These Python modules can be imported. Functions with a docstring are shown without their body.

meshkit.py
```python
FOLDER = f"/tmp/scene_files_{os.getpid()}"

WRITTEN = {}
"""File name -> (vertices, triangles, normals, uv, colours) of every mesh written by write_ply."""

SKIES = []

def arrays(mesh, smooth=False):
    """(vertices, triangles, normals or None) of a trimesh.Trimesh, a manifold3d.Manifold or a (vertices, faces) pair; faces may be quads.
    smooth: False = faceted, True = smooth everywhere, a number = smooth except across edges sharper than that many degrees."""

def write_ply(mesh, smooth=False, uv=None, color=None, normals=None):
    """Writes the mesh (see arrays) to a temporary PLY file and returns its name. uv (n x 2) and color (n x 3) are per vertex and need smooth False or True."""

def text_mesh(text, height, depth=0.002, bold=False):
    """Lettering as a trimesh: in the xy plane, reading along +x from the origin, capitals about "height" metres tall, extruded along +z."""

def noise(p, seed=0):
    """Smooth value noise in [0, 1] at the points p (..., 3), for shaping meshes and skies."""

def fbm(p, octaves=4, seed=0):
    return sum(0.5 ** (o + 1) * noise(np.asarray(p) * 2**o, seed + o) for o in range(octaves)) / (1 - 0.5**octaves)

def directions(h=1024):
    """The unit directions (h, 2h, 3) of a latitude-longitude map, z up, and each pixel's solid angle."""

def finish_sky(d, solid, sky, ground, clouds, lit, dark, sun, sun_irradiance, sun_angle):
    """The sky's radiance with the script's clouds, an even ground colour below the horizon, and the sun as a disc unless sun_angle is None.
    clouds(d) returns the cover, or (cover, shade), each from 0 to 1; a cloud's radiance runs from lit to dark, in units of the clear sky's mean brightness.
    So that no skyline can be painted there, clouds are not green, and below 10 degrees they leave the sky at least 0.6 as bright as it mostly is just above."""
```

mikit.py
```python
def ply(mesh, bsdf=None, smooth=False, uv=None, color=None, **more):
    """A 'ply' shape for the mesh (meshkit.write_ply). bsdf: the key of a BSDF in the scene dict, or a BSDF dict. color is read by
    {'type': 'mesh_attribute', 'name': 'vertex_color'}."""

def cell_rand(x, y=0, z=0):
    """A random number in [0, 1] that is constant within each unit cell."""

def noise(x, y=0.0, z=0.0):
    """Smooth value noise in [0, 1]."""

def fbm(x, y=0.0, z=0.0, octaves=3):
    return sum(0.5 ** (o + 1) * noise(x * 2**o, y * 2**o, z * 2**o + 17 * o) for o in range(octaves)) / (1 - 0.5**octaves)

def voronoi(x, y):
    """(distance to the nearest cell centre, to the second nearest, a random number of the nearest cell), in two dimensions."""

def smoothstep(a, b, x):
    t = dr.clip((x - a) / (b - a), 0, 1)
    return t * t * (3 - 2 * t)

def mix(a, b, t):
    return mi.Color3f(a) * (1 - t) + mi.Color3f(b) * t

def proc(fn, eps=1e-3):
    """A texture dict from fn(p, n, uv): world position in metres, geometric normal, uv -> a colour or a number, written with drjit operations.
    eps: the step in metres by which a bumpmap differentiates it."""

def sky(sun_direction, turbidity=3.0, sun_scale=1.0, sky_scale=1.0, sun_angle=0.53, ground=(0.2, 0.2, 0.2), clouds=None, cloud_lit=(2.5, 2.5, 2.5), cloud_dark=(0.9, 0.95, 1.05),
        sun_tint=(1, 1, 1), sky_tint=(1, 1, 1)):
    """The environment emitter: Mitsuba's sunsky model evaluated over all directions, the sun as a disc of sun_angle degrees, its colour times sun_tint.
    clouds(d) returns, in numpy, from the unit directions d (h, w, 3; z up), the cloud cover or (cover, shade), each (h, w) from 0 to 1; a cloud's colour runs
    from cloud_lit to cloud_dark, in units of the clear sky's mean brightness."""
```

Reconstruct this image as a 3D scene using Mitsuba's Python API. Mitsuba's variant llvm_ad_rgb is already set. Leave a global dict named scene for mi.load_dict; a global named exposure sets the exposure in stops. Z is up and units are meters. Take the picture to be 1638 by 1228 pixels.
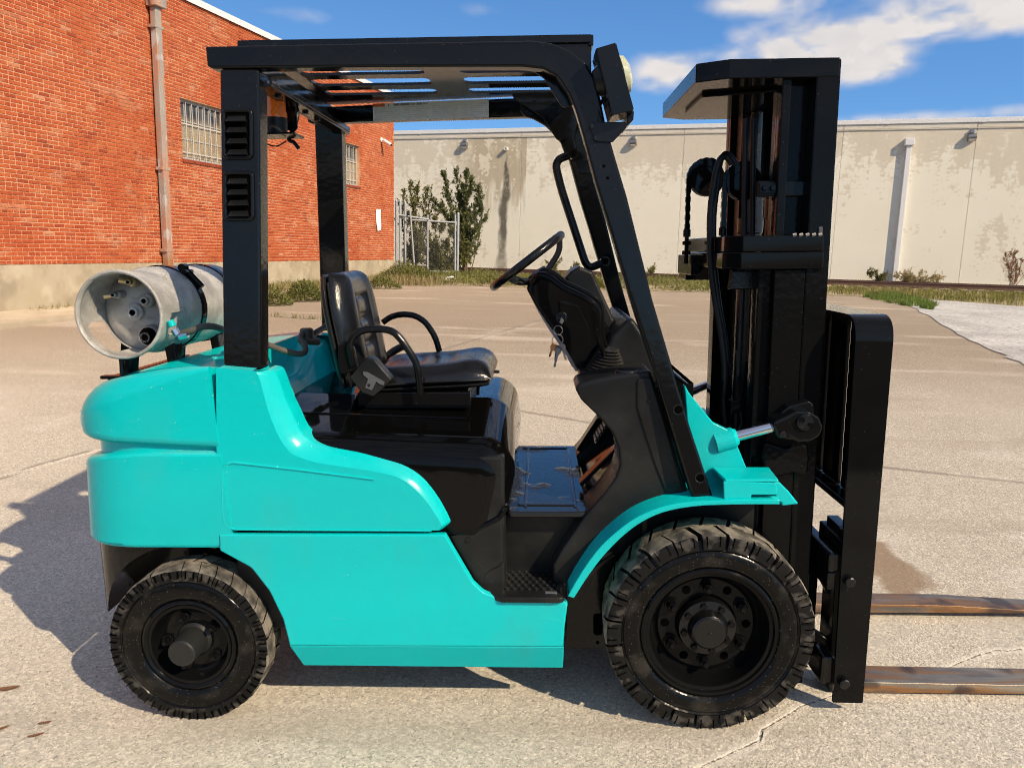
import math, random
import numpy as np, trimesh, manifold3d as m3
import mapbox_earcut as earcut
import drjit as dr
import mitsuba as mi, mikit, meshkit
from shapely.geometry import Polygon, LineString
from mikit import proc, noise, fbm, voronoi, cell_rand, smoothstep, mix

T = mi.ScalarTransform4f
scene, labels = {}, {}
# ------------------------------------------------------------------ camera, sky, exposure
CAM, LOOK, UP = [-0.5958, -2.3065, 1.5322], [-0.89986, 7.54028, -0.18474], [-0.030628, 0.170772, 0.984834]
scene['camera'] = {'type': 'perspective', 'fov': 67.32, 'fov_axis': 'x', 'near_clip': 0.05, 'far_clip': 2000.0,
                   'to_world': T().look_at(origin=CAM, target=LOOK, up=UP)}
exposure = 2.0
NOSE = 0.03226                      # the yard under the truck falls to its rear by this angle
SUN = (1.12, -1.0, 1.13)


def clouds(d):
    """Fair-weather cumulus: one bank to the right above the warehouse, a few wisps elsewhere, added cover beyond the frame."""
    az = np.degrees(np.arctan2(d[..., 0], d[..., 1]))
    el = np.degrees(np.arcsin(np.clip(d[..., 2], -1, 1)))
    p = np.stack([az / 4.2, el / 1.9, np.zeros_like(az)], -1)
    wp = np.stack([meshkit.fbm(p * 1.3 + 21, 3), meshkit.fbm(p * 1.3 + 47, 3), 0 * az], -1) - .5
    f = .6 * meshkit.fbm(p + 1.6 * wp + 3.7, octaves=6, seed=4) + .4 * meshkit.fbm(p * 2.7 + 2 * wp + 8, octaves=5, seed=9)
    g = meshkit.fbm(p * 2.3 + 9.1, octaves=4, seed=11)
    def bank(a0, e0, ra, re):
        return np.exp(-((az - a0) / ra) ** 2 - ((el - e0) / re) ** 2)
    m = 1.15 * bank(17.2, 13.5, 5.0, 1.5) + 1.1 * bank(21.0, 12.3, 3.2, 1.4) + 1.3 * bank(29.5, 15.0, 8, 1.7) + .75 * bank(14, 16.2, 4, .8) + .95 * bank(8.4, 12.2, 2.8, 1.3) + .38 * bank(-4.6, 15.9, 2.6, .8) + .34 * bank(-17, 14.8, 4, .9)
    m = m + .7 * bank(23.6, 8.7, 5, .6) + .6 * bank(31, 9.0, 3, .5)
    out = np.clip((np.abs(az - 3) - 36) / 10, 0, 1) + np.clip((el - 18) / 6, 0, 1)       # unseen cloud cover added beyond the frame to neutralise the blue ambient light
    m = m + np.clip(out, 0, 1) * .52 * np.clip((el - 1) / 8, 0, 1)
    c = np.clip((m * (-0.10 + 1.95 * f) - 0.24) / 0.55, 0, 1)
    c = c ** 1.2 * .95
    sh = np.clip(0.02 + 1.0 * (g - .45) + .3 * (f < .5), 0, 1) * .5
    return c, sh


scene['sky'] = mikit.sky(SUN, turbidity=3.0, clouds=clouds, cloud_lit=(2.95, 2.75, 2.6), cloud_dark=(1.8, 1.8, 1.85), ground=(0.3, 0.26, 0.21), sky_tint=(.47, .75, 1.06))
# ------------------------------------------------------------------ frames and mesh helpers
COSN, SINN = math.cos(NOSE), math.sin(NOSE)


def f2w(v):
    """truck frame (x forward, y away from its right side, z up from its wheels) -> world"""
    v = np.asarray(v, float)
    return np.stack([v[..., 0] * COSN - v[..., 2] * SINN, v[..., 1], v[..., 0] * SINN + v[..., 2] * COSN], -1)


A1, A2 = 0.24173, 0.26878
B0, C0 = np.array([-8.999, 9.687, 1.329]), np.array([-1.875, 34.0, 1.52])
E1 = np.array([math.sin(A1), math.cos(A1), 0]); N1 = np.array([math.cos(A1), -math.sin(A1), 0])
E2 = np.array([math.cos(A2), -math.sin(A2), 0]); N2 = -np.array([math.sin(A2), math.cos(A2), 0])
UZ = np.array([0, 0, 1.0])


def brk(v):
    """brick wall frame (along the wall, out of it, world z) -> world"""
    v = np.asarray(v, float)
    return np.array([B0[0], B0[1], 0]) + v[..., 0:1] * E1 + v[..., 1:2] * N1 + v[..., 2:3] * UZ


def whs(v):
    v = np.asarray(v, float)
    return np.array([C0[0], C0[1], 0]) + v[..., 0:1] * E2 + v[..., 1:2] * N2 + v[..., 2:3] * UZ


def sstep(a, b, x):
    t = np.clip((np.asarray(x, float) - a) / (b - a), 0, 1)
    return t * t * (3 - 2 * t)


def terrain(x, y):
    x = np.asarray(x, float); y = np.asarray(y, float)
    return math.tan(NOSE) * x * np.exp(-((x + .8) ** 2 + (y - .6) ** 2) / 32) + .43 * sstep(1, 16, y)


def M(v, f):
    f = np.asarray(f, int)
    if f.shape[1] == 4:
        f = np.vstack([f[:, [0, 1, 2]], f[:, [0, 2, 3]]])
    return trimesh.Trimesh(np.asarray(v, float), f, process=False)


def cat(*ms):
    out = []
    for m in ms:
        out += list(m) if isinstance(m, (list, tuple)) else [m]
    return trimesh.util.concatenate(out)


def moved(m, fn):
    return trimesh.Trimesh(fn(np.array(m.vertices)), np.array(m.faces), process=False)


def flip(m):
    return trimesh.Trimesh(m.vertices, np.array(m.faces)[:, ::-1], process=False)


def mirror(m):
    """the same part on the truck's far side"""
    v = np.array(m.vertices); v[:, 1] = 1.15 - v[:, 1]
    return trimesh.Trimesh(v, np.array(m.faces)[:, ::-1], process=False)


used = {}


def add(key, mesh, mat, smooth=35, frame=f2w, label=None, cat_=None, group=None, kind=None):
    base = key
    if base in used:
        used[base] += 1
        key = f'{base}_{used[base]:03d}'
    else:
        used[base] = 0
    if frame is not None:
        mesh = moved(mesh, frame)
    assert len(mesh.faces) and np.isfinite(mesh.vertices).all(), key
    scene[key] = mikit.ply(mesh, mat, smooth=smooth)
    tag(key, label, cat_, group, kind)
    return key


def tag(key, label=None, cat_=None, group=None, kind=None):
    d = {k: v for k, v in (('label', label), ('category', cat_), ('group', group), ('kind', kind)) if v}
    if d:
        labels[key] = d


def fillet(poly, r, n=5):
    """rounds the corners of a polygon; r one number or one per corner"""
    P = np.asarray(poly, float); N = len(P); out = []
    rs = [r] * N if np.isscalar(r) else (list(r) + [r[-1]] * N)[:N]
    for i in range(N):
        a, b, c = P[i - 1], P[i], P[(i + 1) % N]
        u, v = a - b, c - b
        lu, lv = np.linalg.norm(u), np.linalg.norm(v)
        u, v = u / lu, v / lv
        ang = math.acos(np.clip(u @ v, -1, 1))
        if rs[i] <= 0 or ang > math.radians(172):
            out.append(b); continue
        d = min(rs[i] / math.tan(ang / 2), .45 * lu, .45 * lv)
        p0, p1 = b + u * d, b + v * d
        for k in range(n + 1):
            t = k / n
            out.append((1 - t) ** 2 * p0 + 2 * t * (1 - t) * b + t * t * p1)
    return np.array(out)


def ccw(P):
    P = np.asarray(P, float)
    x, y = P[:, 0], P[:, 1]
    return P if (x * np.roll(y, -1) - y * np.roll(x, -1)).sum() > 0 else P[::-1]


def inset(P, d):
    a = np.roll(P, 1, 0) - P; b = np.roll(P, -1, 0) - P
    a /= np.linalg.norm(a, axis=1, keepdims=True) + 1e-12; b /= np.linalg.norm(b, axis=1, keepdims=True) + 1e-12
    na = np.stack([a[:, 1], -a[:, 0]], 1); nb = np.stack([-b[:, 1], b[:, 0]], 1)
    nn = na + nb
    L = (nn * nn).sum(1, keepdims=True)
    k = 2 / np.maximum(L, .5)
    dd = d if np.isscalar(d) else np.asarray(d)[:, None]
    return P + nn * k * dd


def tri(P):
    return np.array(earcut.triangulate_float64(P, np.array([len(P)], np.uint32))).reshape(-1, 3)


def rings(R, cap0=None, cap1=None, closed=True):
    """skin over a list of equal rings; cap arrays are triangle lists"""
    n = len(R[0]); v = np.vstack(R); f = []
    for i in range(len(R) - 1):
        a = i * n + np.arange(n); b = i * n + (np.arange(n) + 1) % n
        q = np.stack([a, b, b + n, a + n], 1)
        f.append(q if closed else q[:-1])
    f = np.vstack(f); f = np.vstack([f[:, [0, 1, 2]], f[:, [0, 2, 3]]])
    if cap0 is not None: f = np.vstack([f, np.asarray(cap0)[:, ::-1]])
    if cap1 is not None: f = np.vstack([f, np.asarray(cap1) + (len(R) - 1) * n])
    return trimesh.Trimesh(v, f, process=False)


def slab(poly, y0, y1, c=.006, r=None, both=True, seg=3, yf=None, holes=None):
    """plate in the xz plane from y0 (near) to y1 with rounded edges of radius c; r rounds its outline; yf(x, z) shifts it in y"""
    P = ccw(poly)
    if r is not None:
        P = ccw(fillet(P, r))
    R = []
    def lay(d, y):
        Q = inset(P, d)
        return np.stack([Q[:, 0], np.full(len(Q), y), Q[:, 1]], 1)
    if c > 0:
        for k in range(seg + 1):
            a = math.pi / 2 * k / seg
            R.append(lay(c * (1 - math.sin(a)), y0 + c * (1 - math.cos(a))))
        if both:
            for k in range(seg, -1, -1):
                a = math.pi / 2 * k / seg
                R.append(lay(c * (1 - math.sin(a)), y1 - c * (1 - math.cos(a))))
        else:
            R.append(lay(0, y1))
    else:
        R = [lay(0, y0), lay(0, y1)]
    t0 = tri(np.ascontiguousarray(R[0][:, [0, 2]])); t1 = tri(np.ascontiguousarray(R[-1][:, [0, 2]]))
    m = rings(R, cap0=t0[:, ::-1] * 1, cap1=t1[:, ::-1])
    # rings run counter-clockwise in xz, so outward is reversed
    m = trimesh.Trimesh(m.vertices, np.vstack([m.faces[:-(len(t0) + len(t1))][:, ::-1] * 1, t0, t1[:, ::-1] + (len(R) - 1) * len(P)]), process=False)
    m = fixn(m)
    if yf is not None:
        v = np.array(m.vertices); v[:, 1] += yf(v[:, 0], v[:, 2]); m = trimesh.Trimesh(v, m.faces, process=False)
    return m


def fixn(m):
    return trimesh.Trimesh(m.vertices, np.array(m.faces)[:, ::-1], process=False) if m.volume < 0 else m


def plan(poly, z0, z1, c=.006, r=None, seg=3, zf=None):
    """the same as slab, with its outline in the xy plane"""
    m = slab(poly, z0, z1, c, r, True, seg)
    v = np.array(m.vertices)[:, [0, 2, 1]]
    m = fixn(trimesh.Trimesh(v, m.faces, process=False))
    if zf is not None:
        v = np.array(m.vertices); v[:, 2] += zf(v[:, 0], v[:, 1]); m = trimesh.Trimesh(v, m.faces, process=False)
    return m


def box(x0, x1, y0, y1, z0, z1, c=.004):
    if c <= 0:
        m = trimesh.creation.box((x1 - x0, y1 - y0, z1 - z0)); m.apply_translation(((x0 + x1) / 2, (y0 + y1) / 2, (z0 + z1) / 2)); return m
    return slab([(x0, z0), (x1, z0), (x1, z1), (x0, z1)], y0, y1, c, c * 1.3, seg=2)


def rbox(c, s, r, seg=16):
    """box with spherical edges"""
    sp = m3.Manifold.sphere(r, seg)
    h = np.array(s) / 2 - r
    ms = [sp.translate((c[0] + a * h[0], c[1] + b * h[1], c[2] + d * h[2])) for a in (-1, 1) for b in (-1, 1) for d in (-1, 1)]
    return tm(m3.Manifold.batch_hull(ms))


def tm(man):
    m = man.to_mesh()
    return trimesh.Trimesh(np.array(m.vert_properties[:, :3], float), np.array(m.tri_verts), process=False)


def mf(mesh):
    mesh = trimesh.Trimesh(mesh.vertices, mesh.faces, process=True)
    return m3.Manifold(m3.Mesh(np.asarray(mesh.vertices, np.float32), np.asarray(mesh.faces, np.uint32)))


def catmull(P, n=6):
    P = np.asarray(P, float)
    Q = np.vstack([2 * P[0] - P[1], P, 2 * P[-1] - P[-2]]); out = []
    for i in range(1, len(Q) - 2):
        p0, p1, p2, p3 = Q[i - 1:i + 3]
        for k in range(n):
            t = k / n
            out.append(.5 * (2 * p1 + (p2 - p0) * t + (2 * p0 - 5 * p1 + 4 * p2 - p3) * t * t + (3 * p1 - p0 - 3 * p2 + p3) * t ** 3))
    out.append(P[-1])
    return np.array(out)


def bend(P, r, n=6):
    """polyline in space with its corners rounded"""
    P = [np.asarray(q, float) for q in P]; out = [P[0]]
    for i in range(1, len(P) - 1):
        u = P[i - 1] - P[i]; v = P[i + 1] - P[i]
        lu, lv = np.linalg.norm(u), np.linalg.norm(v)
        d = min(r, .48 * lu, .48 * lv)
        a, b = P[i] + u / lu * d, P[i] + v / lv * d
        out += [(1 - t) ** 2 * a + 2 * t * (1 - t) * P[i] + t * t * b for t in np.linspace(0, 1, n)]
    out.append(P[-1])
    return np.array(out)


def tube(P, r, n=12, closed=False, caps=True):
    P = np.asarray(P, float); N = len(P)
    rr = np.full(N, r) if np.isscalar(r) else np.asarray(r, float)
    if closed:
        t = np.roll(P, -1, 0) - np.roll(P, 1, 0)
    else:
        t = np.gradient(P, axis=0)
    t /= np.linalg.norm(t, axis=1, keepdims=True) + 1e-12
    u = np.cross(t[0], [0, 0, 1]) if abs(t[0][2]) < .9 else np.cross(t[0], [0, 1, 0])
    u /= np.linalg.norm(u); R = []
    ang = np.arange(n) * 2 * math.pi / n
    for i in range(N):
        u = u - t[i] * (u @ t[i]); u /= np.linalg.norm(u)
        w = np.cross(t[i], u)
        R.append(P[i] + rr[i] * (np.cos(ang)[:, None] * u + np.sin(ang)[:, None] * w))
    if closed:
        R.append(R[0])
        return rings(R)
    fan = np.stack([np.zeros(n - 2, int), np.arange(1, n - 1), np.arange(2, n)], 1)
    return rings(R, fan if caps else None, fan if caps else None)


def rod(a, b, r, n=16):
    return tube([a, b], r, n)


def lathe(prof, n=48, axis='y', c=(0, 0, 0)):
    """profile [(radius, along)] turned round an axis through c; open at both ends unless the radius is 0"""
    prof = np.asarray(prof, float); a = np.arange(n) * 2 * math.pi / n; R = []
    for r, h in prof:
        r = max(r, 1e-5)
        if axis == 'y': R.append(np.stack([c[0] + r * np.cos(a), np.full(n, c[1] + h), c[2] + r * np.sin(a)], 1))
        elif axis == 'z': R.append(np.stack([c[0] + r * np.cos(a), c[1] + r * np.sin(a), np.full(n, c[2] + h)], 1))
        else: R.append(np.stack([np.full(n, c[0] + h), c[1] + r * np.cos(a), c[2] + r * np.sin(a)], 1))
    m = rings(R)
    return fixn(m)


def place(m, c, ax):
    """moves a mesh made along +z at the origin so that +z runs along ax and the origin lies at c"""
    ax = np.asarray(ax, float) / np.linalg.norm(ax)
    u = np.cross([0, 0, 1.0], ax) if abs(ax[2]) < .99 else np.array([1.0, 0, 0])
    u /= np.linalg.norm(u); w = np.cross(ax, u)
    v = np.array(m.vertices)
    return trimesh.Trimesh(np.asarray(c) + v[:, 0:1] * u + v[:, 1:2] * w + v[:, 2:3] * ax, m.faces, process=False)


def bolt(c, r=.01, h=.008, ax=(0, -1, 0)):
    hexa = lathe([(1e-5, 0), (r, 0), (r, h * .8), (r * .85, h), (1e-5, h)], 6, 'z')
    return place(hexa, c, ax)


def disc(c, r, h, ax=(0, -1, 0), n=24, ch=.15):
    return place(lathe([(1e-5, 0), (r, 0), (r, h * (1 - ch)), (r - h * ch, h), (1e-5, h)], n, 'z'), c, ax)


# ------------------------------------------------------------------ materials
def rgb(*c): return {'type': 'rgb', 'value': list(c)}
def two(b): return {'type': 'twosided', 'bsdf': b}
def pbr(col, rough, metal=0.0, spec=.5, cc=0.0, ccg=.9, **k):
    d = {'type': 'principled', 'base_color': col if isinstance(col, dict) else rgb(*col), 'roughness': rough, 'metallic': metal, **k}
    if not metal: d['specular'] = spec
    if cc: d.update(clearcoat=cc, clearcoat_gloss=ccg)
    return d
def bump(b, fn, s, eps=1e-3): return {'type': 'bumpmap', 'arbitrary': proc(fn, eps), 'scale': s, 'bsdf': b}


def teal_fn(p, n, uv):
    d = fbm(p.x * 3, p.y * 3, p.z * 3, 3)
    v1, v2, h = voronoi(p.x * 28 + p.y * 9, p.z * 28 + p.y * 5)
    speck = dr.select((v1 < .05 * h) & (h > .84), 1.0, 0.0) * smoothstep(.45, .62, fbm(p.x * 2.1 + 7, p.y * 2, p.z * 2.1, 3))
    dust = smoothstep(.45, .95, n.z) * smoothstep(.45, .75, d) * .22
    c = mix((.0, .450, .468), (.0, .485, .505), d)
    c = c * (.95 + .1 * fbm(p.x * 1.1 + 4, p.y * 2, p.z * 5, 3))
    c = mix(c, (.22, .36, .33), dust)
    scr = smoothstep(.93, .97, noise(p.x * 9 + 3 * p.z, p.z * 260 + p.x * 40, 5)) * smoothstep(.62, .75, fbm(p.x * 3 + 1, p.y * 3, p.z * 3, 3))
    c = mix(c, (.16, .46, .46), scr * .3)
    grime = smoothstep(.58, .80, fbm(p.x * 5, p.y * 5, p.z * 2.2, 4))
    c = mix(c, (.09, .26, .25), grime * .14)
    return mix(c, (.5, .72, .68), speck * .7)


def soot_fn(p, n, uv):      # black gloss enamel with dust specks
    v1, v2, h = voronoi(p.x * 45 + p.y * 31, p.z * 45 + p.y * 17)
    speck = dr.select((v1 < .06) & (h > .93), 1.0, 0.0)
    d = fbm(p.x * 9, p.y * 9, p.z * 9, 3)
    c = mix((.0028, .003, .0034), (.0055, .0058, .0062), d)
    return mix(c, (.10, .10, .095), speck * .5)


def plastic_fn(p, n, uv):
    d = fbm(p.x * 6, p.y * 6, p.z * 6, 4)
    e = noise(p.x * 140, p.y * 140, p.z * 140)
    c = mix((.007, .0075, .008), (.016, .0165, .0165), smoothstep(.35, .7, d))
    return mix(c, (.10, .10, .095), smoothstep(.90, .97, e) * smoothstep(.5, .7, d) * .6)


scene['teal_paint'] = two(pbr(proc(teal_fn), .16, cc=.7, ccg=.985, spec=.10))
scene['black_paint'] = two(bump(pbr(proc(soot_fn), .12, spec=.30), lambda p, n, uv: fbm(p.x * 60, p.y * 60, p.z * 60, 2) * .6 + fbm(p.x * 9, p.y * 9, p.z * 9, 2), .0006, 1e-3))
scene['black_gloss'] = two(pbr(proc(soot_fn), .07, spec=.17))
scene['hood_gloss'] = two(bump(pbr(rgb(.0020, .0021, .0023), .05, spec=.22), lambda p, n, uv: fbm(p.x * 7, p.y * 7, p.z * 7, 3), .0012, 1e-3))
scene['mast_paint'] = two(bump(pbr(proc(soot_fn), .12, spec=.12), lambda p, n, uv: fbm(p.x * 60, p.y * 60, p.z * 60, 2) * .6 + fbm(p.x * 9, p.y * 9, p.z * 9, 2), .0008, 1e-3))
scene['dusty_black'] = two(pbr(rgb(.016, .017, .017), .45, spec=.3))
scene['black_plastic'] = two(bump(pbr(proc(plastic_fn), .33, spec=.26), lambda p, n, uv: noise(p.x * 420, p.y * 420, p.z * 420), .0004, 5e-4))
scene['black_cast'] = two(bump(pbr(proc(soot_fn), .24, spec=.45), lambda p, n, uv: fbm(p.x * 160, p.y * 160, p.z * 160, 2), .0015, 5e-4))
scene['black_vinyl'] = two(bump(pbr(rgb(.0055, .0055, .006), .17, spec=.55), lambda p, n, uv: noise(p.x * 330, p.y * 330, p.z * 330) + 1.6 * fbm(p.x * 22, p.y * 22, p.z * 22, 2), .0007, 1e-3))


def mat_fn(p, n, uv):       # wet rubber floor mat, water standing in patches
    return smoothstep(.52, .60, fbm(p.x * 9 + 4, p.y * 7, p.z, 3))


scene['wet_mat'] = two(bump(pbr(rgb(.010, .011, .012), proc(lambda p, n, uv: .05 + .34 * mat_fn(p, n, uv)), spec=.4, cc=.15, ccg=.98),
                            lambda p, n, uv: mat_fn(p, n, uv) * noise(p.x * 200, p.y * 200, p.z * 200) + 1.2 * mat_fn(p, n, uv), .0012, 1e-3))
scene['dark_void'] = two({'type': 'diffuse', 'reflectance': rgb(.002, .002, .002)})
scene['tyre_lug'] = two(bump(pbr(proc(lambda p, n, uv: mix((.006, .006, .006), (.10, .092, .08), smoothstep(.50, .74, fbm(p.x * 30, p.y * 30, p.z * 30, 4)) * .55)), .5, spec=.2), lambda p, n, uv: fbm(p.x * 60, p.y * 60, p.z * 60, 3), .002, 1e-3))
def tyre_fn(p, n, uv):
    v1, v2, h = voronoi(p.x * 75 + p.y * 31, p.z * 75 + p.y * 17)
    speck = dr.select((v1 < .10 * h) & (h > .72), 1.0, 0.0)
    d = fbm(p.x * 14, p.y * 14, p.z * 14, 4)
    c = mix((.0035, .0036, .0037), (.022, .0205, .018), smoothstep(.5, .78, d))
    return mix(c, (.20, .19, .17), speck * .55)


scene['tyre_black'] = two(bump(pbr(proc(tyre_fn), .17, spec=.2), lambda p, n, uv: fbm(p.x * 35, p.y * 35, p.z * 35, 3), .0016, 1e-3))


def tread_fn(p, n, uv):
    d = fbm(p.x * 24, p.y * 24, p.z * 24, 4)
    return mix((.045, .042, .038), (.20, .18, .15), smoothstep(.30, .72, d))


scene['tyre_tread'] = two(bump(pbr(proc(tread_fn), .85, spec=.2), lambda p, n, uv: fbm(p.x * 90, p.y * 90, p.z * 90, 3), .002, 1e-3))


def fork_fn(p, n, uv):
    a = fbm(p.x * 5, p.y * 14, p.z * 14, 4); b = fbm(p.x * 3 + 9, p.y * 30, p.z * 30 + 2, 3); s = noise(p.x * 3, p.y * 160, p.z * 160)
    c = mix((.16, .15, .145), (.36, .32, .26), smoothstep(.3, .7, a))
    c = mix(c, (.36, .18, .07), smoothstep(.38, .58, b) * .85)
    c = mix(c, (.055, .045, .05), smoothstep(.56, .7, fbm(p.x * 7 + 3, p.y * 9, p.z * 9 + 5, 3)) * .75)
    return c * (.85 + .3 * s)


scene['worn_steel'] = two(bump(pbr(proc(fork_fn), proc(lambda p, n, uv: .26 + .3 * fbm(p.x * 5, p.y * 14, p.z * 14, 3)), metal=.75), lambda p, n, uv: fbm(p.x * 14, p.y * 60, p.z * 60, 3), .0008, 1e-3))


def alu_fn(p, n, uv):
    a = fbm(p.x * 13, p.y * 13, p.z * 13, 4); b = fbm(p.x * 45, p.y * 45, p.z * 45, 3)
    c = mix((.40, .39, .37), (.62, .61, .58), smoothstep(.3, .7, a))
    c = mix(c, (.30, .27, .22), smoothstep(.62, .8, b) * .5)
    v1, v2, h = voronoi(p.x * 17 + p.y * 7, p.z * 17 + p.y * 11)
    return mix(c, (.22, .21, .19), smoothstep(.93, .99, 1 - (v2 - v1)) * dr.select(h > .7, .35, 0.0)) * .72


scene['tank_aluminium'] = two(bump(pbr(proc(alu_fn), proc(lambda p, n, uv: .42 + .2 * fbm(p.x * 20, p.y * 20, p.z * 20, 3)), metal=.2, spec=.5), lambda p, n, uv: fbm(p.x * 40, p.y * 40, p.z * 40, 3), .0012, 1e-3))
scene['brass'] = two(pbr(rgb(.50, .40, .24), .32, metal=.9))
scene['chrome'] = two(pbr(rgb(.75, .75, .76), .12, metal=1.0))
scene['steel_grey'] = two(pbr(rgb(.30, .30, .31), .3, metal=.8))
scene['dull_brass'] = two(pbr(rgb(.22, .12, .07), .4, metal=.6))
scene['dull_steel'] = two(pbr(rgb(.13, .13, .135), .4, metal=.5))
scene['hose_grey'] = two(pbr(rgb(.085, .078, .066), .55, spec=.4))
scene['amber'] = two(pbr(rgb(.85, .19, .016), .16, spec=.6, cc=.6, ccg=.97))
scene['lamp_lens'] = two(pbr(rgb(.42, .43, .30), .08, spec=.6, cc=1.0))


DEC = [(-1.2575,2.1736),(-0.756,2.1718),(-0.7569,2.0986),(-1.2603,2.1026)]


def decal_fn(p, n, uv):     # small print in four columns under an orange bar, on the inner face of the far rail (truck frame)
    x = p.x * COSN + p.z * SINN; z = -p.x * SINN + p.z * COSN
    u = (x - DEC[0][0]) / (DEC[1][0] - DEC[0][0]); v = (z - DEC[3][1]) / (DEC[0][1] - DEC[3][1])
    col = u * 4; fu = col - dr.floor(col)
    row = v * 9; fv = row - dr.floor(row)
    word = noise(dr.floor(row) * 7.3 + 3, x * 120)
    ink = dr.select((fu > .06) & (fu < .94) & (fv > .3) & (fv < .72) & (word > .33) & (v < .78) & (v > .06), .45, 0.0)
    head = dr.select((u > .12) & (u < .48) & (v > .82) & (v < .95) & (noise(x * 160, 3) > .35), .75, 0.0)
    c = mix((.74, .78, .74), (.40, .43, .41), ink)
    c = mix(c, (.05, .05, .05), head)
    return mix(c, (.62, .17, .06), dr.select((u < .105) & (v > .80), 1.0, 0.0))


scene['decal'] = two(pbr(proc(decal_fn), .3, spec=.5))
scene['white_label'] = two(pbr(rgb(.55, .56, .55), .4))
scene['yellow_tag'] = two(pbr(rgb(.75, .47, .01), .4))
scene['paper'] = two(pbr(rgb(.82, .83, .84), .7, spec=.2))
scene['white_plastic'] = two(pbr(rgb(.75, .75, .73), .35))

COURSE, PITCH, Z_BRICK = .0677, .213, 1.10


def wall_uv(p):
    return (p.x - float(B0[0])) * float(E1[0]) + (p.y - float(B0[1])) * float(E1[1])


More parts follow.
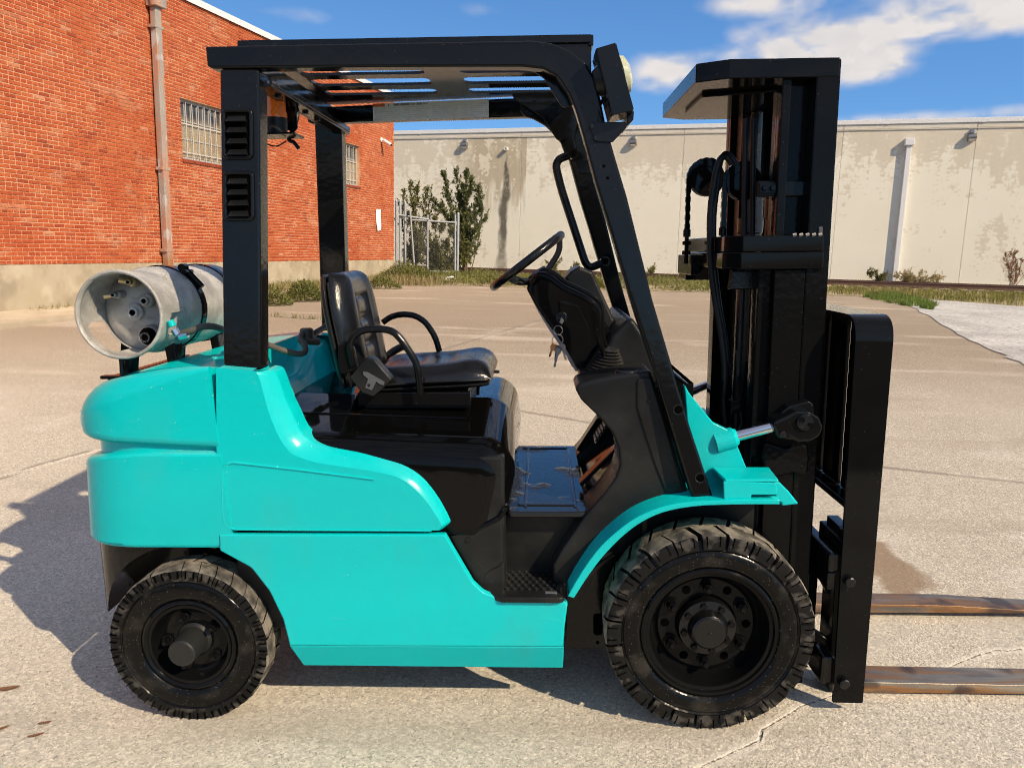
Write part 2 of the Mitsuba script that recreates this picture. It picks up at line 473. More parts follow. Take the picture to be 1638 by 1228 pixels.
def brick_fn(p, n, uv):
    t = wall_uv(p); row = dr.floor((p.z - Z_BRICK) / COURSE)
    head = dr.abs(row / 6 - dr.floor(row / 6 + .5)) < .01
    w = dr.select(head, PITCH / 2, PITCH)
    off = (row - 2 * dr.floor(row / 2)) * .5
    k = dr.floor(t / w + off)
    r1, r2 = cell_rand(k, row, 1), cell_rand(k, row, 2)
    c = mix((.52, .125, .045), (.43, .088, .034), r1)
    c = mix(c, (.56, .165, .060), dr.select(r2 > .88, .5, 0.0))
    c = mix(c, (.26, .045, .022), dr.select(r2 < .06, .55, 0.0))
    big = fbm(t * .9, p.z * 1.3, 0, 4); sm = fbm(t * 38, p.z * 60, 0, 3)
    c = mix(c, (.47, .080, .028), smoothstep(.45, .7, big) * .45)
    pale = smoothstep(.60, .78, fbm(t * 2.6 + 7, p.z * 5.5, 1, 5)) * .38 + dr.select(cell_rand(k, row, 5) > .993, .6, 0.0)
    c = mix(c, (.66, .36, .22), pale)
    return c * (.66 + .30 * sm)


def mortar_fn(p, n, uv):
    t = wall_uv(p); d = fbm(t * 1.1 + 2, p.z * 1.6, 0, 4); g = noise(t * 160, p.z * 160, 3)
    c = mix((.62, .39, .24), (.46, .21, .11), smoothstep(.40, .68, d))
    return c * (.85 + .3 * g)


scene['brick'] = two(bump(pbr(proc(brick_fn), .85, spec=.25), lambda p, n, uv: fbm(wall_uv(p) * 60, p.z * 60, 0, 3), .003, 2e-3))
scene['mortar'] = two(bump(pbr(proc(mortar_fn), .9, spec=.2), lambda p, n, uv: fbm(wall_uv(p) * 90, p.z * 90, 0, 2), .003, 2e-3))
scene['sill_brick'] = two(pbr(proc(lambda p, n, uv: mix((.20, .045, .025), (.30, .065, .03), noise(wall_uv(p) * 14, p.z * 5))), .85, spec=.2))


def plinth_fn(p, n, uv):
    t = wall_uv(p); a = fbm(t * 1.3, p.z * 1.9, 0, 5); b = fbm(t * 6, p.z * 4, 3, 4)
    c = mix((.36, .30, .205), (.43, .37, .27), smoothstep(.25, .75, a))
    c = mix(c, (.29, .24, .165), smoothstep(.45, .8, b) * .45)
    c = mix(c, (.25, .215, .16), smoothstep(.50, .8, fbm(t * 2.2 + 3, p.z * 2.2, 8, 5)) * .5)
    return mix(c, (.54, .48, .37), smoothstep(.56, .78, fbm(t * 3 + 5, p.z * 3, 1, 5)) * .5)


scene['plinth_render'] = two(bump(pbr(proc(plinth_fn), .9, spec=.2), lambda p, n, uv: fbm(wall_uv(p) * 9, p.z * 9, 0, 4), .012, 4e-3))


def pipe_fn(p, n, uv):
    a = fbm(p.x * 3, p.y * 3, p.z * 2.2, 4); b = fbm(p.x * 9, p.y * 9, p.z * 1.2 + 4, 3)
    c = mix((.27, .25, .23), (.38, .34, .30), a)
    c = mix(c, (.42, .20, .12), smoothstep(.42, .6, b) * .7)
    c = mix(c, (.44, .45, .45), smoothstep(.62, .7, fbm(p.x * 9, p.y * 9, p.z * 3 + 8, 3)) * .7)
    return mix(c, (.30, .12, .035), smoothstep(1.55, 1.2, p.z + .25 * a) * .8)


scene['pipe_paint'] = two(pbr(proc(pipe_fn), .6, spec=.3))
scene['coping_white'] = two(pbr(rgb(.68, .69, .70), .5, spec=.3))
scene['bar_paint'] = two(pbr(rgb(.54, .53, .51), .6, spec=.3))
scene['window_steel'] = two(pbr(rgb(.36, .35, .33), .5, spec=.4))


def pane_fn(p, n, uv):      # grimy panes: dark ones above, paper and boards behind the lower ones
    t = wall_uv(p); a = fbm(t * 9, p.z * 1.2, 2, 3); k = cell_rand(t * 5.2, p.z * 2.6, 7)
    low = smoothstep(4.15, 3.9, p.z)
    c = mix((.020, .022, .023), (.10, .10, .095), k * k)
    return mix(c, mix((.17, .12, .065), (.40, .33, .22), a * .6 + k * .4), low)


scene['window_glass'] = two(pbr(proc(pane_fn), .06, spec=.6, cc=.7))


def conc_fn(p, n, uv):      # painted tilt-up concrete, paint flaking under the coping and round the old patch
    s = (p.x - float(C0[0])) * float(E2[0]) + (p.y - float(C0[1])) * float(E2[1])
    z = p.z
    a = fbm(s * .5, z * .6, 0, 4); f1 = fbm(s * 2.2, z * 1.5, 2, 5); f2 = fbm(s * 5.5 + 3, z * .9, 4, 4)
    c = mix((.745, .722, .630), (.70, .675, .58), a)
    top = smoothstep(3.2, 6.3, z)
    fine = fbm(s * 9, z * 11, 7, 4); bro = fbm(s * .55 + 2, z * .8, 5, 4); hor = fbm(s * 2.2, z * 13, 3, 3)
    amount = .30 + .26 * top + .30 * (bro - .5) + .10 * smoothstep(18.5, 20.5, s) + .10 * smoothstep(4.5, 6, s) * smoothstep(13, 9, s) * top
    w = f1 * .34 + f2 * .22 + fine * .30 + hor * .14
    flake = smoothstep(1.0 - amount - .045, 1.0 - amount + .075, w + .06)
    c = mix(c, mix((.46, .40, .31), (.55, .49, .39), fine), flake * .62)
    # bare patch to the left of the vent, paint left on it in scraps
    w1 = smoothstep(-3.0, -1.9, s + 1.6 * (f1 - .5)) * dr.select(s < .58, 1.0, 0.0)
    patch = w1 * smoothstep(3.0, 4.6, z + 2.8 * (f2 - .5)) * smoothstep(6.60, 6.56, z)
    scraps = smoothstep(.53, .58, f2 * .5 + fine * .5) * smoothstep(.40, .55, f1)
    c = mix(c, mix((.40, .345, .25), (.64, .59, .48), scraps), patch * .85)
    c = mix(c, (.60, .55, .45), smoothstep(.56, .7, fbm(s * 6, z * .5, 9, 4)) * smoothstep(4.2, 6.6, z) * .45)
    # dark water stain under the vent pipe
    wd = .05 + .22 * smoothstep(5.9, 4.0, z) + .12 * smoothstep(1.7, .9, z)
    st = smoothstep(1.05, .35, dr.abs(s + .40 + .30 * (f1 - .5) + .18 * (f2 - .5) + .12 * smoothstep(5, 1, z)) / wd) * smoothstep(6.05, 5.3, z)
    c = mix(c, mix((.085, .078, .062), (.24, .22, .175), smoothstep(.45, .72, fbm(s * 9, z * 6, 6, 4) * .7 + .3 * fbm(s * 2, z * 1.2, 8, 3))), st * (.92 - .25 * smoothstep(2.5, .6, z)))
    return c


scene['tilt_concrete'] = two(pbr(proc(conc_fn), .9, spec=.2))
scene['trim_cream'] = two(pbr(proc(lambda p, n, uv: mix((.60, .56, .47), (.66, .63, .56), noise(p.x, p.y, p.z * 3))), .7, spec=.2))

JOINTS = [[(-0.8025,4.7746),(-0.0987,4.3218),(1.9033,3.1179),(2.7242,2.8193),(3.2067,2.5649)], [(-3.6435,10.1088),(-2.9091,9.9637),(-0.3918,9.5428),(1.6138,8.9712),(3.4949,8.4251)], [(-2.2655,6.997),(-1.8548,7.9756),(-0.547,11.2246),(-0.0553,12.5005)], [(-4.2441,2.3063),(-4.1817,2.5668),(-4.1036,2.912),(-3.9655,3.2216)], [(-5.7898,10.8537),(-5.3472,10.7805),(-4.3535,10.5002),(-3.714,10.3978)]]
CRACK = [[(-0.1234,-0.2226),(-0.0593,-0.1812),(0.0291,-0.1259),(0.1525,-0.0482),(0.1883,0.0149),(0.2953,0.0973),(0.3566,0.1497),(0.4909,0.214),(0.5404,0.2467)], [(0.5404,0.2467),(0.739,0.309),(0.9825,0.4147),(1.1308,0.4966),(1.225,0.5375),(1.3572,0.5665)], [(-4.2793,2.4653),(-4.1323,2.7498),(-4.0441,2.9629),(-3.92,3.2262),(-3.4777,3.8358)]]


def seg_dist(x, y, P):
    d = mi.Float(9.0)
    for (ax, ay), (bx, by) in zip(P[:-1], P[1:]):
        ux, uy = bx - ax, by - ay; L = ux * ux + uy * uy
        t = dr.clip(((x - ax) * ux + (y - ay) * uy) / L, 0, 1)
        d = dr.minimum(d, dr.sqrt(dr.square(x - ax - t * ux) + dr.square(y - ay - t * uy)))
    return d


def wob(p):
    return (noise(p.x * 14, p.y * 14) - .5) * .036 + (noise(p.x * 60, p.y * 60, 4) - .5) * .010


STAINS = [[(1.1444,1.3534),(1.1985,1.2069)], [(1.1216,1.102),(1.2366,1.6433)]]


def apron_fn(p, n, uv):
    x, y = p.x, p.y
    a = fbm(x * .35, y * .35, 1, 4); b = fbm(x * 1.7, y * 1.7, 2, 4)
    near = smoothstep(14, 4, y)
    v1, v2, vh = voronoi(x * 115 + 2 * noise(x * 60, y * 60), y * 115); g1 = vh; g2 = noise(x * 310, y * 310, 5); g3 = noise(x * 70 + y * 40, y * 70 - x * 40, 8)
    c = mix((.38, .350, .292), (.455, .425, .36), smoothstep(.3, .7, a))
    c = mix(c, (.49, .46, .41), smoothstep(.55, .75, b) * .5)
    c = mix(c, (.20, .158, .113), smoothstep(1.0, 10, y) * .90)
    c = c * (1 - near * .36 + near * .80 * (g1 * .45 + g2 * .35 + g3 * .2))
    c = mix(c, (.68, .62, .54), smoothstep(.80, .92, g1) * smoothstep(.55, .3, v1) * .6 * near)
    c = mix(c, (.15, .13, .11), smoothstep(.84, .92, noise(x * 105 + y * 60, y * 105 - x * 60, 3)) * .6 * near)
    # tyre streaks and sweepings across the yard
    c = mix(c, (.27, .23, .18), smoothstep(.60, .78, fbm(x * .45 + y * .1, y * 2.6, 6, 4)) * .42)
    c = mix(c, (.55, .50, .43), smoothstep(.60, .8, fbm(x * .5 + 8, y * 2.2, 9, 4)) * .30)
    j = mi.Float(9.0)
    for P in JOINTS: j = dr.minimum(j, seg_dist(x, y, P))
    c = mix(c, (.17, .145, .12), smoothstep(.034 + .004 * y, .010, j + wob(p) * .5) * .72)
    c = mix(c, (.52, .47, .40), smoothstep(.20, .03, j) * smoothstep(.5, .65, b) * .22)
    k = mi.Float(9.0)
    for P in CRACK: k = dr.minimum(k, seg_dist(x + wob(p), y + wob(p) * .8, P))
    c = mix(c, (.64, .60, .53), smoothstep(.034, .008, k + .02 * (g3 - .5)) * .65)
    c = mix(c, (.11, .095, .08), smoothstep(.0085, .002, k + .007 * g1) * .92)
    o = mi.Float(9.0)
    o = dr.minimum(seg_dist(x, y, [STAINS[0][0], STAINS[0][1]]) / .16, seg_dist(x, y, [STAINS[1][0], STAINS[1][1]]) / .10)
    c = mix(c, (.185, .115, .062), smoothstep(1.0, .55, o + 1.1 * (fbm(x * 5, y * 5, 3, 4) - .5)) * .72)
    return c


def apron_h(p, n, uv):
    x, y = p.x, p.y
    near = smoothstep(12, 5, y)
    k = mi.Float(9.0)
    for P in CRACK: k = dr.minimum(k, seg_dist(x + wob(p), y + wob(p) * .8, P))
    return near * (noise(x * 130 + y * 50, y * 130 - x * 50, 1) * .8 + noise(x * 300, y * 300, 5) * .5 + fbm(x * 20, y * 20, 3, 2)) - 3.0 * smoothstep(.008, .002, k)


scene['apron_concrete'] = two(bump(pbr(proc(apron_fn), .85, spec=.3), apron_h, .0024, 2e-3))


def lot_fn(p, n, uv):
    a = fbm(p.x * 1.1, p.y * 1.1, 1, 4); g = noise(p.x * 26, p.y * 26, 2); g2 = noise(p.x * 60, p.y * 60, 5)
    c = mix((.33, .325, .31), (.43, .425, .405), smoothstep(.3, .7, a)) * (.72 + .36 * g + .2 * g2)
    return mix(c, (.17, .16, .15), smoothstep(.8, .9, noise(p.x * 13, p.y * 13, 7)) * .6)


scene['lot_gravel'] = two(bump(pbr(proc(lot_fn), .95, spec=.2), lambda p, n, uv: noise(p.x * 26, p.y * 26, 2) + .6 * noise(p.x * 60, p.y * 60, 5), .012, 4e-3))


scene['dark_ground'] = two(pbr(proc(lambda p, n, uv: mix((.035, .035, .036), (.060, .059, .058), fbm(p.x * .8, p.y * .8, 1, 4)) * (.7 + .6 * noise(p.x * 70, p.y * 70, 3))), .9, spec=.2))


def soil_fn(p, n, uv):
    a = fbm(p.x * 1.4, p.y * 1.4, 1, 4); g = noise(p.x * 12, p.y * 12, 2)
    return mix((.17, .14, .085), (.30, .25, .17), a) * (.7 + .6 * g)


scene['soil'] = two(pbr(proc(soil_fn), .95, spec=.15))
scene['kerb_concrete'] = two(bump(pbr(proc(lambda p, n, uv: mix((.30, .25, .18), (.45, .385, .29), fbm(p.x * 5, p.y * 5, p.z * 5, 4))), .9, spec=.2), lambda p, n, uv: fbm(p.x * 16, p.y * 16, p.z * 16, 3), .012, 3e-3))
scene['rail_rust'] = two(pbr(proc(lambda p, n, uv: mix((.075, .042, .034), (.12, .068, .05), fbm(p.x * 2, p.y * 2, p.z * 20, 3))), .7, spec=.3))
scene['sleeper_wood'] = two(pbr(proc(lambda p, n, uv: mix((.09, .075, .06), (.2, .17, .14), fbm(p.x * 3, p.y * 9, p.z * 9, 3))), .9, spec=.1))
scene['galvanised'] = two(pbr(rgb(.42, .44, .46), .45, metal=.4))
scene['wire_dull'] = two(pbr(rgb(.16, .16, .15), .6, metal=.3))
scene['bark'] = two(pbr(rgb(.16, .125, .085), .9, spec=.2))


def leaf(name, c0, c1, k=2.0):
    scene[name] = {'type': 'principledthin', 'base_color': proc(lambda p, n, uv: mix(c0, c1, noise(p.x * k + 3, p.y * k, p.z * k) * .5 + .5 * noise(p.x * 17, p.y * 17, p.z * 17))), 'roughness': .45, 'diff_trans': .55, 'spec_trans': 0.0}


leaf('leaf_dark', (.060, .085, .028), (.19, .20, .085), 3.0)
leaf('leaf_olive', (.095, .105, .034), (.23, .215, .085), 2.0)
leaf('leaf_weed', (.12, .14, .038), (.27, .26, .10), 1.5)
leaf('leaf_grass', (.12, .14, .03), (.29, .26, .09), .7)
leaf('leaf_bright', (.10, .165, .035), (.20, .25, .07), 1.5)
leaf('leaf_straw', (.33, .27, .13), (.45, .38, .21), 2.0)
leaf('leaf_rust', (.22, .10, .05), (.33, .16, .08), 3.0)
scene['dead_leaf_brown'] = two(pbr(rgb(.17, .085, .045), .7, spec=.3))

# ------------------------------------------------------------------ the setting: ground
def sheet(xs, ys, zf):
    X, Y = np.meshgrid(xs, ys, indexing='ij'); n0, n1 = X.shape
    v = np.stack([X.ravel(), Y.ravel(), zf(X.ravel(), Y.ravel())], 1)
    i = np.arange(n0 - 1)[:, None] * n1 + np.arange(n1 - 1)[None]
    q = np.stack([i, i + n1, i + n1 + 1, i + 1], -1).reshape(-1, 4)
    return M(v, q)


def strip2(P, Q, zf, n=40, off=0.0):
    """sheet between two polylines on the ground"""
    def res(L):
        L = np.asarray(L, float); d = np.r_[0, np.cumsum(np.linalg.norm(np.diff(L, axis=0), axis=1))]
        t = np.linspace(0, d[-1], n)
        return np.stack([np.interp(t, d, L[:, 0]), np.interp(t, d, L[:, 1])], 1)
    A, B = res(P), res(Q); m = 8
    v = np.concatenate([A[None] * (1 - k) + B[None] * k for k in np.linspace(0, 1, m)]).reshape(-1, 2)
    v = np.c_[v, zf(v[:, 0], v[:, 1]) + off]
    i = np.arange(m - 1)[:, None] * n + np.arange(n - 1)[None]
    return M(v, np.stack([i, i + 1, i + n + 1, i + n], -1).reshape(-1, 4))


def up(m):
    return m if m.face_normals[:, 2].mean() > 0 else flip(m)


gx = np.r_[-220, -120, -60, -35, np.arange(-24, 24.01, .4), 35, 60, 120, 220]
gy = np.r_[-220, -120, -60, -30, -15, np.arange(-8, 34.01, .4), 45, 70, 130, 260]
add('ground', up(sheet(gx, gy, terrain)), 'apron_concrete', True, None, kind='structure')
added_area = np.array([[-60, -2.9], [60, -2.9], [60, -40], [-60, -40]])
add('added_dark_ground', up(sheet(np.linspace(-60, 60, 60), np.r_[-40, -30, -20, -12, np.linspace(-8, -2.9, 12)], lambda x, y: terrain(x, y) + .006)), 'dark_ground', True, None, kind='structure')  # unseen dark ground behind the camera, added to darken reflections in the black panels
lot_edge = np.array([[(9.7252,20.4049),(8.2068,16.1215),(7.0562,12.6647),(6.4299,10.4951),(6.0554,8.879),(5.8441,7.9745),(5.1246,5.5297)]][0])
r0 = np.array([(9.7252,20.4049),(10.546,19.6292),(11.1765,18.6061),(11.709,17.661)])
far_edge = np.vstack([r0, r0[-1] + 14 * (r0[-1] - r0[0]) / np.linalg.norm(r0[-1] - r0[0])])
le = catmull(lot_edge, 5); rng = np.random.default_rng(5)
le[1:] += rng.normal(0, .035, (len(le) - 1, 2))
lot_out = np.array([far_edge[-1], [22, 8], [20, 3.0]])
lotp = np.vstack([le, [[20, 2.6], [40, 4]], [far_edge[-1]], far_edge[-2::-1][:-1]])


def grid_fill(poly, step, zf, off):
    """ground sheet that fills a polygon"""
    pg = Polygon(poly).buffer(0)
    x0, y0, x1, y1 = pg.bounds; out = []
    from shapely import box as sb
    for i in range(int((x1 - x0) / step) + 1):
        for j in range(int((y1 - y0) / step) + 1):
            q = pg.intersection(sb(x0 + i * step, y0 + j * step, x0 + (i + 1) * step, y0 + (j + 1) * step))
            for g in getattr(q, 'geoms', [q]):
                if g.geom_type == 'Polygon' and g.area > 1e-6:
                    P = np.array(g.exterior.coords)[:-1]; f = tri(np.ascontiguousarray(P))
                    out.append(M(np.c_[P, zf(P[:, 0], P[:, 1]) + off], f))
    return up(cat(out))


add('gravel_lot', grid_fill(lotp, 1.6, terrain, .012), 'lot_gravel', True, None, kind='structure')
# soil verge along the railway, from the fence corner to the right
vn = np.array([(-5.1518,21.7666),(-3.6812,21.3215),(-2.484,20.7683),(0.1135,20.297),(2.893,20.6847),(7.5558,20.958),(8.9333,20.9626),(9.7252,20.4049)])
ve = np.vstack([vn, far_edge[1:], far_edge[-1:] + E2[:2] * 8])
ws0 = whs([[-14, .05, 0], [0, .05, 0], [14, .05, 0], [30, .05, 0], [46, .05, 0]])[:, :2]
add('verge_soil', up(strip2(ve, ws0, terrain, 60, .008)), 'soil', True, None, kind='structure')
# narrow raised kerb strip along the foot of the brick wall
tt = np.linspace(-12, 3.4, 40); kv = []
for t in tt:
    w = 1.02 + .05 * math.sin(t * 2.1) + .08 * (t + .1)
    p0, p1, p2 = brk([[t, .0, 0], [t, w - .03, 0], [t, w + .03, 0]])
    kv.append([[*p0[:2], .38], [*p1[:2], .36 - .012 * abs(math.sin(3 * t))], [*p2[:2], .30], [*p2[:2], -.1]])
kv = np.array(kv); add('kerb', up(M(kv.reshape(-1, 3), np.stack([(np.arange(39)[:, None] * 4 + np.arange(3)).ravel() + k for k in (0, 4, 5, 1)], 1))), 'kerb_concrete', 40, None, kind='structure')

# ------------------------------------------------------------------ brick building
BB = 'brick_building'
tag(BB, 'two-storey red brick building with a pale rendered plinth and barred windows, left of the truck', 'building')
Z_TOP, T0, T1 = 6.43, -12.0, 14.62
WIN = [(4.25, 5.72, 3.22, 4.41), (10.55, 12.14, 3.31, 4.47)]     # (from, to along the wall, sill, head)


def bbox(t0, t1, o0, o1, z0, z1, c=.0):
    return moved(box(t0, t1, o0, o1, z0, z1, c), lambda v: v)


def add_b(key, mesh, mat, smooth=False, **k): return add(key, mesh, mat, smooth, brk, **k)
def frame_fix(m): return m
# the wall behind the bricks, with the window openings left free
cuts_t = sorted({T0, T1, *[w[0] for w in WIN], *[w[1] for w in WIN]})
core = []
for a, b in zip(cuts_t[:-1], cuts_t[1:]):
    w = [x for x in WIN if abs(x[0] - a) < 1e-6]
    if w:
        core += [bbox(a, b, -.32, -.004, Z_BRICK, w[0][2] - .075), bbox(a, b, -.32, -.004, w[0][3], Z_TOP)]
    else:
        core.append(bbox(a, b, -.32, -.004, Z_BRICK, Z_TOP))
core += [bbox(T1 - .3, T1 - .006, -14, -.321, .0, Z_TOP), bbox(T0 + .006, T0 + .3, -14, -.321, -.2, Z_TOP), bbox(T0 + .006, T1 - .006, -14.3, -14.001, -.2, Z_TOP)]
add_b(BB + '__wall', cat(core), 'mortar')
pv = bbox(T0, T1 + .03, -.3, .028, -.1, Z_BRICK - .004)
add_b(BB + '__plinth', pv, 'plinth_render')
# roof slab behind the parapet
add_b(BB + '__roof', bbox(T0 + .31, T1 - .31, -13.99, -.33, 5.8, 6.0), 'coping_white')
rb = random.Random(3)
bricks = []
nrow = int((Z_TOP - Z_BRICK) / COURSE)
for row in range(nrow):
    z0 = Z_BRICK + row * COURSE
    head = row % 6 == 0
    w = PITCH / 2 if head else PITCH
    off = (row % 2) * .5
    k = math.floor(T0 / w + off) + 1
    while True:
        a, b = (k - off) * w, (k + 1 - off) * w
        k += 1
        if b > T1 + .02: b = T1
        if a >= T1 - .03: break
        segs = [(a + .0062, b - .0062)]
        for (u0, u1, s0, s1) in WIN:
            if z0 + COURSE > s0 - .07 and z0 < s1 - .01:
                new = []
                for (x, y) in segs:
                    if y <= u0 or x >= u1: new.append((x, y)); continue
                    if x < u0 - .02: new.append((x, u0))
                    if y > u1 + .02: new.append((u1, y))
                segs = new
        for (x, y) in segs:
            if not head and rb.random() < .13 and y - x > .15:      # snapped bricks
                mid = x + (y - x) * rb.uniform(.35, .65)
                bricks += [(x, mid - .004, z0), (mid + .004, y, z0)]
            else:
                bricks.append((x, y, z0))


def brick_mesh(x, y, z):
    d = rb.uniform(.003, .009); c = .004; j = rb.uniform(-.0012, .0012)
    z0, z1 = z + .0060 + j, z + COURSE - .0060 + j
    v = [(x, -.02, z0), (y, -.02, z0), (y, -.02, z1), (x, -.02, z1), (x + .001, d - c, z0 + .001), (y - .001, d - c, z0 + .001), (y - .001, d - c, z1 - .001), (x + .001, d - c, z1 - .001),
         (x + c, d, z0 + c), (y - c, d + rb.uniform(-.0015, .0015), z0 + c), (y - c, d, z1 - c), (x + c, d + rb.uniform(-.0015, .0015), z1 - c)]
    q = [(0, 1, 5, 4), (1, 2, 6, 5), (2, 3, 7, 6), (3, 0, 4, 7), (4, 5, 9, 8), (5, 6, 10, 9), (6, 7, 11, 10), (7, 4, 8, 11), (8, 9, 10, 11)]
    m = M(v, q)
    return m


def near_key(b):
    c = brk([(b[0] + b[1]) / 2, 0, b[2]]) - np.array(CAM)
    vis = b[1] - b[0] > .1 and (b[0] + b[1]) / 2 > -.05 and b[2] < 4.9
    return (0 if vis else 1, float(np.linalg.norm(c)))


bricks.sort(key=near_key)
for i, b in enumerate(bricks[:300]):
    add_b(BB + '__wall__brick', brick_mesh(*b), 'brick')
add_b(BB + '__wall__brickwork', cat([brick_mesh(*b) for b in bricks[300:]]), 'brick', kind='stuff')
# white metal coping in lengths
for i, t in enumerate(np.arange(T0, T1, 3.05)):
    t1 = min(t + 3.04, T1 + .05)
    prof = [(-.36, Z_TOP + .002), (.045, Z_TOP + .002), (.045, Z_TOP - .105), (.052, Z_TOP - .11), (.055, Z_TOP + .02), (-.36, Z_TOP + .05)]
    v0 = [(t, o, z) for o, z in prof]; v1 = [(t1, o, z) for o, z in prof]; n = len(prof)
    f = [(k, (k + 1) % n, n + (k + 1) % n, n + k) for k in range(n)]
    m = M(v0 + v1, f); c0 = tri(np.array(prof)); m = trimesh.Trimesh(m.vertices, np.vstack([m.faces, c0, c0[:, ::-1] + n]), process=False)
    add_b(BB + '__coping', m, 'coping_white')
# barred steel windows
for wi, (u0, u1, s0, s1) in enumerate(WIN):
    W = add_b(BB + '__window', cat(bbox(u0, u0 + .05, -.15, -.09, s0, s1, .004), bbox(u1 - .05, u1, -.15, -.09, s0, s1, .004), bbox(u0 + .05, u1 - .05, -.15, -.09, s1 - .06, s1, .004), bbox(u0 + .05, u1 - .05, -.15, -.09, s0, s0 + .04, .004)), 'window_steel', 30)
    nc = 7; h0, h1 = s0 + .04, s1 - .06; zs = np.linspace(h0, h1, 4); us = np.linspace(u0 + .05, u1 - .05, nc + 1)
    for z in zs[1:-1]: add_b(W + '__glazing_bar', bbox(u0 + .05, u1 - .05, -.14, -.105, z - .012, z + .012, .003), 'window_steel', 30)
    for u in us[1:-1]: add_b(W + '__glazing_bar', bbox(u - .009, u + .009, -.139, -.104, h0, h1, .003), 'window_steel', 30)
    for i in range(nc):
        for j in range(3):
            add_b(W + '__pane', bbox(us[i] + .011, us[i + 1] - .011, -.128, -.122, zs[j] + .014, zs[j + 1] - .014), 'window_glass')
    for u in us[1:-1] + .006:                                       # guard bars in front
        add_b(W + '__guard_bar', moved(rod((u, -.075, h0 - .035), (u, -.075, h1 + .055), .0068, 8), lambda v: v), 'bar_paint', 30)
    for z in (h0 + .10, h1 - .42):
        add_b(W + '__guard_bar', bbox(u0 + .03, u1 - .03, -.086, -.08, z - .009, z + .009), 'bar_paint')
    nb = 20; ww = (u1 - u0 + .04) / nb
    for i in range(nb):
        x = u0 - .02 + i * ww
        add_b(W + '__sill_brick', bbox(x + .004, x + ww - .004, -.14, .030 + rb.uniform(0, .004), s0 - .082, s0 - .014, .003), 'sill_brick')
# downpipe with its hopper and shoe
dp = BB + '__downpipe'
add_b(dp, bbox(3.44, 3.60, .055, .185, 1.02, 5.90, .012), 'pipe_paint', 40)
add_b(dp + '__hopper', moved(plan([(3.38, .03), (3.68, .03), (3.68, .25), (3.38, .25)], 5.90, 6.28, .01), lambda v: np.c_[v[:, 0] + (v[:, 0] - 3.52) * .18 * (v[:, 2] - 6.0), v[:, 1], v[:, 2]]), 'pipe_paint', 40)
for z in (5.52, 2.9, 1.32): add_b(dp + '__strap', bbox(3.40, 3.64, .045, .193, z, z + .055, .004), 'pipe_paint', 30)
add_b(dp + '__shoe', moved(slab([(.07, 1.02), (.19, 1.02), (.34, .72), (.20, .72)], 3.45, 3.59, .008), lambda v: v[:, [1, 0, 2]]), 'pipe_paint', 40)
# small things on the wall
SC = 'security_camera'
tag(SC, 'small white security camera on the brick wall near its corner', 'security camera')
add_b(SC + '__mount', moved(lathe([(1e-5, 0), (.07, 0), (.07, .03), (.035, .05), (.03, .12), (1e-5, .12)], 16, 'y', (13.62, .01, 4.86)), lambda v: v), 'white_plastic', 40)
add_b(SC + '__housing', tube([(13.60, .13, 4.84), (13.60, .33, 4.72), (13.60, .36, 4.70)], [.05, .055, .045], 14), 'white_plastic', 40)
add_b(SC + '__lens', tube([(13.60, .361, 4.6995), (13.60, .375, 4.692)], .035, 12), 'dark_void', 40)
add_b(SC + '__cable', tube(bend([(13.64, .03, 4.83), (13.66, .025, 4.62), (13.66, .012, 4.45)], .05), .008, 6), 'dark_void', 40)
pp = sheet(np.linspace(0, 1, 8), np.linspace(0, 1, 10), lambda x, y: 0 * x)
def paper_w(v):
    x, y = v[:, 0], v[:, 1]
    curl = .022 + .04 * np.clip(.45 - y, 0, 1) ** 1.5 * (1 - x) * 3 + .006 * np.sin(y * 7)
    return np.c_[13.20 + .36 * x + .05 * (1 - y) * (1 - x), curl, 2.02 + .66 * y + .03 * x]
add_b('paper_notice', cat(moved(pp, paper_w), flip(moved(pp, lambda v: paper_w(v) - [0, .0015, 0]))), 'paper', True, label='white sheet of paper fixed to the brick wall, its lower corner curling away', cat_='notice')

# ------------------------------------------------------------------ concrete warehouse behind the railway
WH = 'warehouse'
tag(WH, 'long low cream concrete warehouse with flaking paint, behind the railway', 'building')
def add_w(key, mesh, mat, smooth=False, **k):
    return add(key, mesh, mat, smooth, whs, **k)
joint = [s for s, z in [(-8.4191,3.4445),(0.3396,3.5106),(7.5676,3.5652),(13.839,3.6125),(18.5963,3.6484)]]
joint = [joint[0] - 13, joint[0] - 6.5] + joint + [joint[-1] + 6.3, joint[-1] + 12.6, joint[-1] + 18.9]
zt = 6.60
add_w(WH + '__wall', cat(bbox(joint[0], joint[-1], -.4, -.03, -.1, 6.86), bbox(joint[0] + .31, joint[-1] - .31, -30, -.41, 6.2, 6.4), bbox(joint[-1] - .3, joint[-1], -30, -.41, -.1, 6.86), bbox(joint[0], joint[0] + .3, -30, -.41, -.1, 6.86)), 'tilt_concrete')
for a, b in zip(joint[:-1], joint[1:]):
    add_w(WH + '__wall__panel', bbox(a + .006, b - .006, -.05, rb.uniform(-.004, .004), -.05, zt, .008), 'tilt_concrete')
    add_w(WH + '__wall__trim_board', bbox(a + .01, b - .01, -.05, .03, zt + .006, 6.78, .006), 'trim_cream')
s = joint[0]
while s < joint[-1]:
    e = min(s + 3.35, joint[-1])
    add_w(WH + '__coping', bbox(s + .006, e - .006, -.45, .075, 6.786, 6.96, .01), 'coping_white', 30)
    add_w(WH + '__coping', bbox(e - .05, e + .05, -.45, .080, 6.78, 6.965, .0), 'coping_white')
    s = e
